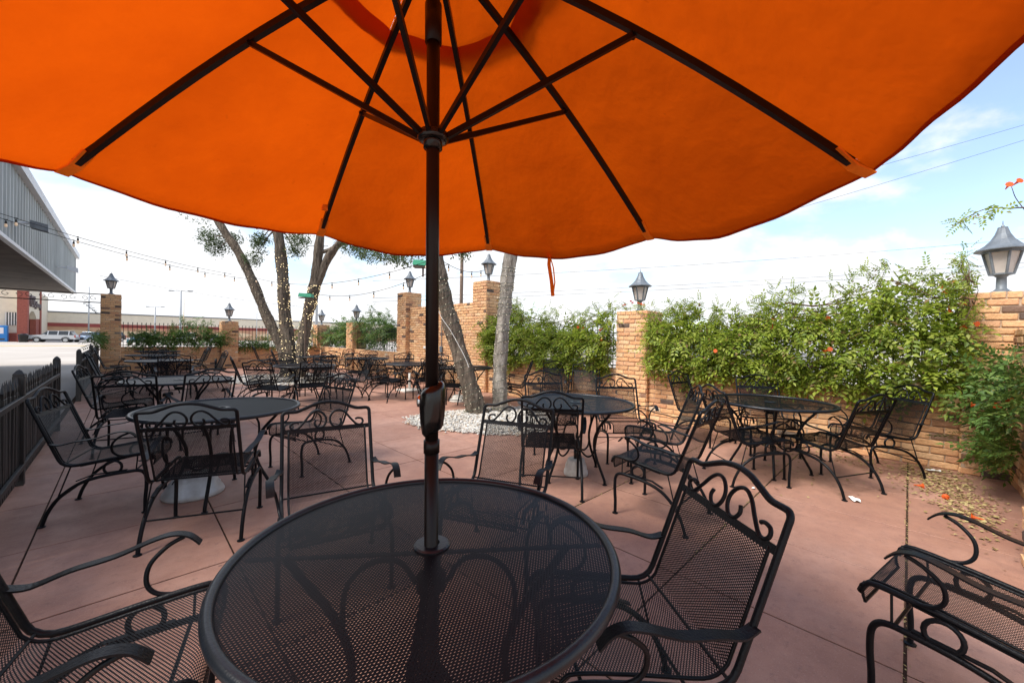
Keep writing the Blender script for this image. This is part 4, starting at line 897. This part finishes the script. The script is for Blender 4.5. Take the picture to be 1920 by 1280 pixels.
# ------------------------------------------------------------------ string lights overhead
def sag(p, q, s_, n=30):
    p, q = np.array(p, float), np.array(q, float); return [p*(1-t_)+q*t_-np.array([0, 0, 4*s_*t_*(1-t_)]) for t_ in np.linspace(0, 1, n)]
BUL = MB().lathe([(.006,-.062),(.016,-.075),(.021,-.098),(.017,-.118),(.008,-.128),(0,-.131)], 9).mesh('bulb', M['bulbglass']); SOC = MB().tube([(0,0,0),(0,0,-.028)], .004, 5).lathe([(.010,-.022),(.014,-.03),(.016,-.066),(.012,-.068)], 9).mesh('socket', M['wire']); CLP = MB().box((-.02,-.006,-.008),(.02,.006,.010)).mesh('clip', M['wire'])
def string(label, pts, n, f0=.03, f1=.97, r_=.0055):
    org = np.array(pts[0]); t = thing('string_lights', label, 'string lights', tuple(org), group='festoon string lights overhead'); P_ = np.array(pts); MB().tube(P_-org, r_, 5).build('cable', M['wire'], t)
    for k in range(n):
        s_ = (f0+(f1-f0)*k/max(1, n-1))*(len(P_)-1); j = min(int(s_), len(P_)-2); c = P_[j]*(1-s_+j)+P_[j+1]*(s_-j)-org
        so_ = link('socket', SOC, t, tuple(c)); b_ = link('bulb', BUL, so_); link('clip', CLP, t, tuple(c)).rotation_euler.z = k
SA = sag((-1.62,10.55,3.27), (2.22,14.1,3.08), .10); SB = sag((-1.62,10.95,3.25), (2.60,14.2,3.0), .14)
string('upper festoon strand from the left building to the leaning trunk', SA, 6, .07, .95); string('lower festoon strand from the left building to the leaning trunk', SB, 6, .03, .92)
string('festoon strand from the three trunk tree to the umbrella side trunk, upper', sag((2.75,14.05,3.05), (3.92,5.95,2.72), .33), 8)
string('festoon strand from the three trunk tree to the umbrella side trunk, lower', sag((4.0,12.8,2.62), (4.05,5.75,2.62), .30), 6)
string('short festoon strand from the dark trunk to the tall pillar', sag((3.9,5.9,2.75), (6.3,7.4,3.0), .14), 4, .2, .9)
for lb, (x, y, z) in (('green box spotlight on a post at the right of the three trunks', (3.71,12.30,2.46)), ('green box spotlight under the canopy edge beside the pole', (4.10,6.65,2.74))):
    t = thing('spotlight', lb, 'spotlight', (x, y, 0 if z < 2.6 else z-.25), -PI/4, 'green spotlights'); zz = z if z < 2.6 else .25
    MB().add([(-.19,-.08,zz-.03),(.19,-.08,zz-.05),(.19,.10,zz-.05),(-.19,.10,zz-.03),(-.17,-.06,zz+.07),(.18,-.06,zz+.05),(.18,.08,zz+.05),(-.17,.08,zz+.07)], [(0,3,2,1),(4,5,6,7),(0,1,5,4),(1,2,6,5),(2,3,7,6),(3,0,4,7)]).build('housing', M['green'], t)
    MB().box((-.18,-.07,zz-.075),(.18,.09,zz-.052)).build('lens_frame', M['soffit'], t)
    MB().tube([(0,0,0),(0,0,zz-.06)], .018, 8).build('post', M['polewood'], t)

# ------------------------------------------------------------------ small fittings on the high wall
t = thing('junction_box', 'small grey junction box with conduit on the high brick wall', 'electrical box', (6.352, 9.25, .9)); MB().box((-.05,-.06,0),(0,.06,.17),.006).build('box', M['greymetal'], t); MB().tube([(-.02,0,.17),(-.02,0,1.15)], .011, 7).build('conduit', M['greymetal'], t); MB().tube([(-.02,0,0),(-.02,0,-.8)], .009, 7).build('conduit', M['greymetal'], t)
tag(MB().box((6.335,10.07,.98),(6.352,10.2,1.05),.003).build('wall_plate', M['whitepaint']), 'small white plate on the high brick wall left of the pole', 'plate')

# ------------------------------------------------------------------ litter on the floor
r_ = np.random.default_rng(21); n = 2300
mix = r_.random(n); Pq = np.zeros((n, 3)); A_ = r_.normal(0, 1, (n, 2))
c0 = np.array([[5.75,-.18],[5.0,-.36],[5.9,1.2],[6.0,.4],[5.2,.9],[4.6,5.0]]); w0 = np.array([[.40,.14],[.42,.10],[.18,.8],[.2,.4],[.5,.35],[.7,.7]]); wh = r_.choice(6, n, p=[.40,.27,.12,.12,.05,.04])
Pq[:, :2] = c0[wh]+A_*w0[wh]; Pq[:, 2] = r_.uniform(.004, .016, n); ok = (Pq[:, 0] < 6.24) & (Pq[:, 1] > -.6); Pq = Pq[ok]; n = len(Pq)
LL = [(np.array([(0,0,0),(.014,-.007,.003),(.03,0,0),(.014,.007,.003)]), np.array([(0,1,2),(0,2,3)])), (np.array([(0,0,0),(.01,-.01,.004),(.022,.002,.006),(.009,.011,0)]), np.array([(0,1,2),(0,2,3)]))]
RNG = np.random.default_rng(5); V, F = scatter(LL, Pq, np.c_[r_.normal(0, 1, (n, 2)), r_.normal(0, .1, n)], np.c_[r_.normal(0, .25, (n, 2)), np.ones(n)], r_.uniform(.6, 1.5, n))
tag(link('leaf_litter', npmesh('leaf_litter', V, F, M['deadleaf'])), 'dry brown leaf litter along the foot of the right wall', 'leaf litter', kind='stuff')
# dirt caught in the wide floor joints
n = 900; q = np.zeros((n, 3)); w_ = r_.integers(0, 3, n); q[:, 0] = np.where(w_ == 0, r_.uniform(1.2, 6.2, n), r_.uniform(2.4, 6.2, n)); q[:, 1] = np.choose(w_, [-.01, .915, 1.84])+r_.normal(0, .007, n); q[:, 2] = .002
V, F = scatter(LL, q, np.c_[r_.normal(0, 1, (n, 2)), r_.normal(0, .1, n)], np.c_[r_.normal(0, .3, (n, 2)), np.ones(n)], r_.uniform(.25, .6, n))
tag(link('joint_debris', npmesh('joint_debris', V, F, M['deadleaf'])), 'brown bits caught in the wide floor joints at right', 'leaf litter', kind='stuff')
def scrap(label, x, y, s_, rz, seed):
    rr = random.Random(seed); m_ = MB(); N_ = 5
    for j in range(N_):
        for i in range(N_): m_.v.append(((i/(N_-1)-.5)*s_*1.6, (j/(N_-1)-.5)*s_*(.6+.3*math.sin(i)), .006+rr.uniform(0, s_*.22)))
    for j in range(N_-1):
        for i in range(N_-1): m_.f.append((j*N_+i, j*N_+i+1, (j+1)*N_+i+1, (j+1)*N_+i))
    o = m_.build('paper_scrap', M['paper'], None, False, (x, y, .002)); o.rotation_euler.z = rz; tag(o, label, 'paper scrap', 'paper scraps on the floor')
scrap('crumpled white paper by the foot of the right table chair', 4.42, .31, .075, .5, 1); scrap('tiny white paper beside the floor joint in front of the right table', 4.06, .97, .03, .2, 2); scrap('flat white paper at the foot of the wall below the far right chair', 6.08, -.2, .08, 2.2, 3); scrap('tiny white scrap on the floor left of the gravel', 2.9, 4.35, .03, 1, 4)
for k, (x, y, lb) in enumerate(((5.27,-.05,'orange fallen flower beside the floor joint at right'),(5.0,-.25,'orange fallen flower between chair and leaf litter'),(4.62,-.42,'orange fallen flower nearest the right edge pillar'))):
    o = link('fallen_flower', FM, None, (x, y, .02)); o.rotation_euler = (PI/2, 0, k*1.3+.4); tag(o, lb, 'flower', 'fallen flowers')

# ------------------------------------------------------------------ building with corrugated fascia at the left
BX, BZ0, BZ1, BY0, BY1 = -1.66, 3.0, 4.60, 3.5, 26.6
t = thing('metal_building', 'grey corrugated metal building with deep soffit at the left edge', 'building', (BX, BY1, 0)); ob = np.array(t.location)
m_ = MB(); stp = .33; y = BY0; pr = []
while y < BY1-.2: pr += [(0., y), (0., y+stp*.62), (.04, y+stp*.70), (.04, y+stp*.92)]; y += stp
pr.append((0., BY1))
for (d, yy) in pr: m_.v += [(d, yy-BY1, BZ0+.06), (d, yy-BY1, BZ1)]
for k in range(len(pr)-1): m_.f.append((2*k, 2*k+2, 2*k+3, 2*k+1))
m_.build('corrugated_siding', M['siding'], t)
e = MB(); x = 0.
pr = []
while x > -11.8: pr += [(0., x), (0., x-stp*.62), (.05, x-stp*.70), (.05, x-stp*.92)]; x -= stp
for (d, xx) in pr: e.v += [(xx, d, BZ0+.06), (xx, d, BZ1)]
for k in range(len(pr)-1): e.f.append((2*k+1, 2*k+3, 2*k+2, 2*k))
e.build('corrugated_siding', M['siding'], t)
MB().box((-.02, BY0-BY1, BZ0), (.07, .06, BZ0+.07)).build('bottom_trim', M['trim'], t)
MB().box((-.3, BY0-BY1, BZ1), (.14, .12, BZ1+.22)).build('roof_trim', M['trim'], t)
MB().box((-12, BY0-BY1, BZ1-.05), (-.05, -.02, BZ1+.1)).build('roof', M['siding'], t)
for i in range(3):
    for j in range(11):
        y1 = -.02-j*2.1; MB().box((-3.4*(i+1)+.015, y1-2.08, BZ0-.01), (-3.4*i-.03, y1, BZ0+.03)).build('soffit_panel', M['soffit'], t)
MB().box((-12, BY0-BY1, -.3), (-10.3, -1, BZ0+.02)).build('wall', M['cream'], t)
for k, (y, z) in enumerate(((12.6,3.47),(19.7,3.40))):
    l_ = thing('floodlight', ('grey floodlight on the corrugated fascia at the left edge', 'white floodlight on the corrugated fascia near its far end')[k], 'floodlight', (BX+.05, y, z), 0, 'floodlights on the corrugated fascia')
    MB().tube([(0,0,0),(.28,0,.03)], .022, 8).build('arm', M['trim'], l_); MB().add([(.22,-.12,-.07),(.46,-.12,-.12),(.46,.12,-.12),(.22,.12,-.07),(.22,-.12,.07),(.46,-.12,.02),(.46,.12,.02),(.22,.12,.07)], [(0,3,2,1),(4,5,6,7),(0,1,5,4),(1,2,6,5),(2,3,7,6),(3,0,4,7)]).build('housing', M['greymetal' if k == 0 else 'trim'], l_)
# iron arch over the gate opening
t = thing('iron_arch', 'black iron arch rails with scrolls beside the gate pillar', 'gate arch', (-.6, 18.6, 2.2)); 
for z in (.06, .33): MB().box((-3.6,-.014,z-.014),(.02,.014,z+.014)).build('rail', M['iron'], t)
for k in range(8):
    x = -.25-k*.44
    for s_ in (-1, 1): MB().tube([(x+s_*(.10-.0075*q)*math.cos(q*.55+PI/2)+s_*.11, 0, .195+(.085-.0066*q)*math.sin(q*.55+PI/2)*s_) for q in range(13)], .007, 5).build('scroll', M['iron'], t)
for k in range(5): MB().tube(spline([(-.02-.05*k,0,.03-.09*(4-k)*.9),(-.10-.06*k,0,.03-.07*(4-k)),(-.13-.06*k,0,-.05*(4-k)),(-.08-.06*k,0,.0-.08*(4-k))], 4), .008, 5).build('bracket_scroll', M['iron'], t)

# ------------------------------------------------------------------ parking lot, far buildings, cars
GZ = -.46
t = thing('pharmacy_building', 'cream stucco shop with red brick columns and entrance tower at far left', 'building', (-9, 95, GZ)); ob = np.array(t.location)
def bx(nm, lo, hi, mt, par=None): return MB().box(tuple(np.array(lo)-ob), tuple(np.array(hi)-ob)).build(nm, M[mt], par or t)
bx('wall', (-42,95.2,GZ), (-11.4,125,8.2), 'cream'); bx('base_course', (-42,95.1,GZ), (-11.4,95.2,.85), 'redbrick')
wd = bx('window', (-12.85,95.08,2.0), (-11.45,95.19,3.95), 'darkglass')
for k in range(6): bx('window_bar', (-12.82+k*.26,94.98,2.0), (-12.72+k*.26,95.08,3.95), 'whitepaint', wd).location = (0,0,0)
for q in wd.children: q.location = (0,0,0)
bx('brick_column', (-11.4,92.2,GZ), (-10.4,93.6,8.4), 'redbrick'); bx('brick_column', (-11.2,104.6,GZ), (-10.4,106.0,8.4), 'redbrick'); bx('inner_column', (-11.2,101.4,GZ), (-10.55,104.6,3.2), 'redbrick')
am = MB(); N_ = 12; yy = [93.6+(101.4-93.6)*k/N_ for k in range(N_+1)]
for y in yy:
    zz = 3.1+1.25*math.sin(PI*(y-93.6)/(101.4-93.6))**.7
    for x in (-10.5, -11.3): am.v += [(x+9, y-95, zz-GZ), (x+9, y-95, 8.3-GZ)]
for k in range(N_):
    o = k*4; am.f += [(o,o+4,o+5,o+1),(o+3,o+7,o+6,o+2),(o+2,o+6,o+4,o)]
am.build('arched_fascia', M['cream'], t); bx('fascia', (-11.3,101.4,3.2), (-10.5,104.6,8.3), 'cream')
for txt, y, z, s_ in (('CVS', 94.2, 4.95, 2.5), ('pharmacy', 98.9, 5.05, 1.45)):
    fc = bpy.data.curves.new('lettering', 'FONT'); fc.body = txt; fc.size = s_; fc.extrude = .12; fc.materials.append(M['lettering']); o = bpy.data.objects.new('lettering', fc); COL.objects.link(o); o.parent = t; o.location = (-10.36+9, y-95, z-GZ); o.rotation_euler = (PI/2, 0, PI/2); o.scale = (.95, 1, 1); bpy.context.view_layer.update(); me_ = bpy.data.meshes.new_from_object(o.evaluated_get(bpy.context.evaluated_depsgraph_get())); o2_ = link('letters', me_, t); o2_.matrix_basis = o.matrix_basis.copy(); bpy.data.objects.remove(o)
t = thing('vending_machine', 'bright blue vending machine at the left edge before the shop', 'vending machine', (-13.0, 94.2, GZ)); MB().box((-.55,-.45,0),(.55,.45,2.4),.05).build('cabinet', M['bluebox'], t); MB().box((-.4,-.47,1.2),(.2,-.44,2.1)).build('front_panel', M['lightclear'], t); MB().box((-.4,-.47,.25),(.3,-.44,.5)).build('dispenser_slot', M['darkglass'], t)
t = thing('trash_can', 'black trash can beside the brick column of the shop', 'trash can', (-10.6, 90.6, GZ)); MB().lathe([(.42,0),(.50,.95),(.50,1.0)], 12).build('bin', M['plastic'], t); MB().lathe([(.52,1.0),(.53,1.1),(.3,1.25),(0,1.28)], 12).build('lid', M['plastic'], t)
t = thing('long_building', 'long low cream and terracotta shop building across the back of the lot', 'building', (20, 124, GZ)); ob = np.array(t.location)
bx('wall', (-16,124,GZ), (95,150,2.6), 'mural'); bx('stripe', (-16,123.9,2.2), (95,124.05,2.95), 'redstripe'); bx('upper_wall', (-16,123.95,2.95), (95,150,5.1), 'cream'); bx('parapet', (-16,123.8,5.1), (95,124.3,5.35), 'greymetal'); bx('roof', (-15.9,124.4,5.05), (95,149.9,5.15), 'greymetal')
for k in range(9):
    x0 = -8+k*9.3; w_ = 3.6+1.2*math.sin(k*2.3); m_ = MB(); N_ = 12
    pts = [(x0+w_*math.cos(2*PI*q/N_), 1.0+.55*math.sin(2*PI*q/N_)*(1+.35*math.sin(3*q+k))) for q in range(N_)]
    m_.add([(a-20, -.05, b-GZ) for a, b in pts]+[(a-20, .02, b-GZ) for a, b in pts], [tuple(range(N_))[::-1]]+[(q, (q+1) % N_, N_+(q+1) % N_, N_+q) for q in range(N_)]); m_.build('painted_patch', M['muraltan'], t)
def make_car(label, col, x, y, hd, suv=True, s_=1., nm='parked_car'):
    m = mat('car_paint_'+label.split()[0], col, .28, .35, spec=.5, coat=.6); t = thing(nm, label, 'car', (x, y, GZ if y > 80 else lot_z(x, y)), R(hd), 'cars parked in the lot'); H_ = 1.76 if suv else 1.45
    lo = [(-2.45,.55),(-2.42,.95),(-2.3,1.05),(-1.4,1.12),(-.9,1.15),(2.35,1.12),(2.45,.95),(2.48,.6),(2.40,.42),(-2.35,.40)] if suv else [(-2.25,.5),(-2.2,.78),(-2.0,.86),(-1.0,.95),(1.9,.98),(2.2,.9),(2.28,.6),(2.2,.4),(-2.15,.38)]
    body = MB(); n = len(lo)
    for yy, k in ((-.94,.97),(-.98,1),(.98,1),(.94,.97)): body.v += [(a*k, yy if abs(yy) < .97 else yy*.97, b) for a, b in lo]
    for r in range(3):
        for k in range(n): body.f.append((r*n+k, r*n+(k+1) % n, (r+1)*n+(k+1) % n, (r+1)*n+k))
    body.f += [tuple(range(n))[::-1], tuple(3*n+k for k in range(n))]; body.build('body', m, t)
    gl = [(-1.15,1.12),(-.45,H_-.08),(-.1,H_-.03),(1.9,H_-.06),(2.32,1.12)] if suv else [(-1.1,.94),(-.3,H_-.05),(.6,H_-.03),(1.7,.97)]
    cab = MB(); n = len(gl)
    for yy, top in ((-.90,.74),(.90,-.74)): cab.v += [(a, (yy if b < 1.2 else top if yy > 0 else -abs(top)) if False else (yy if b < 1.15 else (.76 if yy > 0 else -.76)), b) for a, b in gl]
    cab.f += [tuple(range(n))[::-1], tuple(n+k for k in range(n))]+[(k, k+1, n+k+1, n+k) for k in range(n-1)]; cab.build('cabin_glass', M['darkglass'], t)
    rf = MB(); a0, a1 = gl[1][0]-.05, gl[-2][0]+.1
    rf.box((a0,-.79,H_-.05),(a1,.79,H_),.02).build('roof', m, t)
    for sy in (-1, 1):
        for xx in ((-.42,.62,1.75) if suv else (.15,)): MB().add([(xx-.05,sy*.915,1.12),(xx+.06,sy*.915,1.12),(xx+.10,sy*.80,H_-.02),(xx+.0,sy*.80,H_-.02),(xx-.05,sy*.86,1.12),(xx+.06,sy*.86,1.12),(xx+.10,sy*.74,H_-.02),(xx+.0,sy*.74,H_-.02)], [(0,1,2,3),(7,6,5,4),(0,4,5,1),(2,6,7,3),(1,5,6,2),(3,7,4,0)]).build('pillar', m, t)
        for xx in (-1.5, 1.45):
            w = MB().tube([(xx, sy*.72, .36),(xx, sy*.985, .36)], .37, 20).build('wheel', M['tyre'], t); MB().tube([(xx, sy*.98, .36),(xx, sy*1.0, .36)], .25, 14).build('rim', M['alloy'], w)
            MB().tube([(xx+.43*math.cos(a), sy*.985, .40+.43*math.sin(a)) for a in np.linspace(0, PI, 12)], .035, 5).build('wheel_arch', M['tyre'], t)
        MB().box((2.38,sy*.9-.08,.8),(2.50,sy*.9+.08,1.12)).build('tail_light', M['lightred'], t); MB().box((-2.44,sy*.75-.16,.78),(-2.34,sy*.75+.16,.95)).build('headlight', M['lightclear'], t)
        MB().box((-2.3,sy*.955-.02,.33),(2.3,sy*.955+.02,.5)).build('sill', M['tyre'], t)
        MB().box((-.85,sy*1.0-.1,1.08),(-.65,sy*1.0+.08,1.22)).build('mirror', m, t)
    MB().box((-2.47,-.7,.42),(-2.38,.7,.72)).build('grille', M['tyre'], t); t.scale = (s_,)*3
make_car('silver sport utility car parked sideways before the shop', (.55,.56,.57), -7.75, 91.8, -12)
make_car('pale blue wagon parked behind the silver car', (.30,.42,.55), -4.2, 95.5, 60, True, .95)
make_car('dark wagon parked next to the gate pillar', (.03,.035,.045), -2.0, 99, 60, True, 1.0)
make_car('teal car seen through the ivy fence beside the gate pillar', (.05,.20,.22), 1.6, 70, 75, False)
make_car('white car seen through the middle of the ivy fence', (.7,.7,.7), 6.2, 72, 80, True)
make_car('grey car seen through the fence left of the far pillar', (.25,.26,.28), 9.5, 70, 85, False)
make_car('plum car behind the bright vine at right', (.35,.36,.38), 15.5, 4.2, 95, True)
make_car('beige car behind the dark vine right of the pale trunk', (.5,.47,.42), 15.0, 12.0, 95, False)
for (x, y, h, arms, mt, nm, lb) in ((4.48,58.8,6.14,1.3,'poleg','lamp_post','tall grey twin arm lot lamp behind the ivy fence'),(3.74,94.7,5.9,1.6,'poleg','lamp_post','smaller grey twin arm lot lamp behind the ivy fence'),(-4.7,103,9.2,0,'poleg','utility_pole','thin dark pole standing left of the gate pillar'),
      (6.33,78,6.5,0,'muraltan','sign_mast','thin tan mast beside the tall lot lamp'),(13.4,17.7,8.2,.9,'polewood','utility_pole','brown wooden pole above the high wall beside its right lantern'),(10.4,31.9,8.2,.8,'poleg','utility_pole','grey pole with transformer right of the three trunk tree'),(15.5,69,6,0,'poleg','lamp_post','thin pale pole between far pillar and leaning trunk'),(14.3,70.2,6.7,0,'poleg','sign_mast','thinnest pale pole left of the leaning trunk')):
    t = thing(nm, lb, 'pole', (x, y, lot_z(x, y))); hh = h-lot_z(x, y); r_ = .11 if nm == 'utility_pole' else (.12 if arms else .05)
    MB().tube([(0,0,0),(0,0,hh)], [r_, r_*.75], 10).build('shaft', M[mt], t, True)
    if arms:
        MB().tube([np.array([-cr.x,-cr.y,0])*arms+[0,0,hh-.05], np.array([cr.x,cr.y,0])*arms+[0,0,hh-.05]], .05, 6).build('cross_arm', M[mt], t)
        if nm == 'lamp_post':
            for s_ in (-1, 1): q = np.array([cr.x,cr.y,0])*s_*arms*.85; MB().box(tuple(q+[-.25,-.25,hh-.06]), tuple(q+[.25,.25,hh+.04])).build('lamp_head', M['poleg'], t)
        elif y > 20:
            MB().lathe([(.22,hh-2.0),(.24,hh-1.9),(.24,hh-1.2),(.1,hh-1.1)], 12, (.4*cr.x, .4*cr.y)).build('transformer', M['trim'], t)
for k, (p, q, s_, lb) in enumerate((((11.2,24.1,4.85),(45.1,-9.3,8.98),.4,'lone utility wire crossing white sky above the mid lantern'),((11.2,24.1,3.75),(45.1,-9.3,7.34),.3,'upper of two close utility wires above the vine'),((11.2,24.1,3.52),(45.1,-9.3,7.04),.3,'lower of two close utility wires above the vine'),
      ((30.6,5.0,10.0),(46.3,-10.3,17.2),.1,'lower utility wire in the blue sky at upper right'),((30.6,5.0,11.3),(46.3,-10.3,18.0),.1,'upper utility wire in the blue sky at upper right'),((-1.0,30.5,4.3),(10.4,31.9,3.4),.2,'faint utility wire crossing behind the leaning trunk'))):
    P_ = sag(p, q, s_, 24); o = MB().tube(np.array(P_)-np.array(P_[0]), .010 if k < 5 else .008, 5).build('utility_wire', M['wire'], None, False, tuple(P_[0])); tag(o, lb, 'wire', 'utility wires')
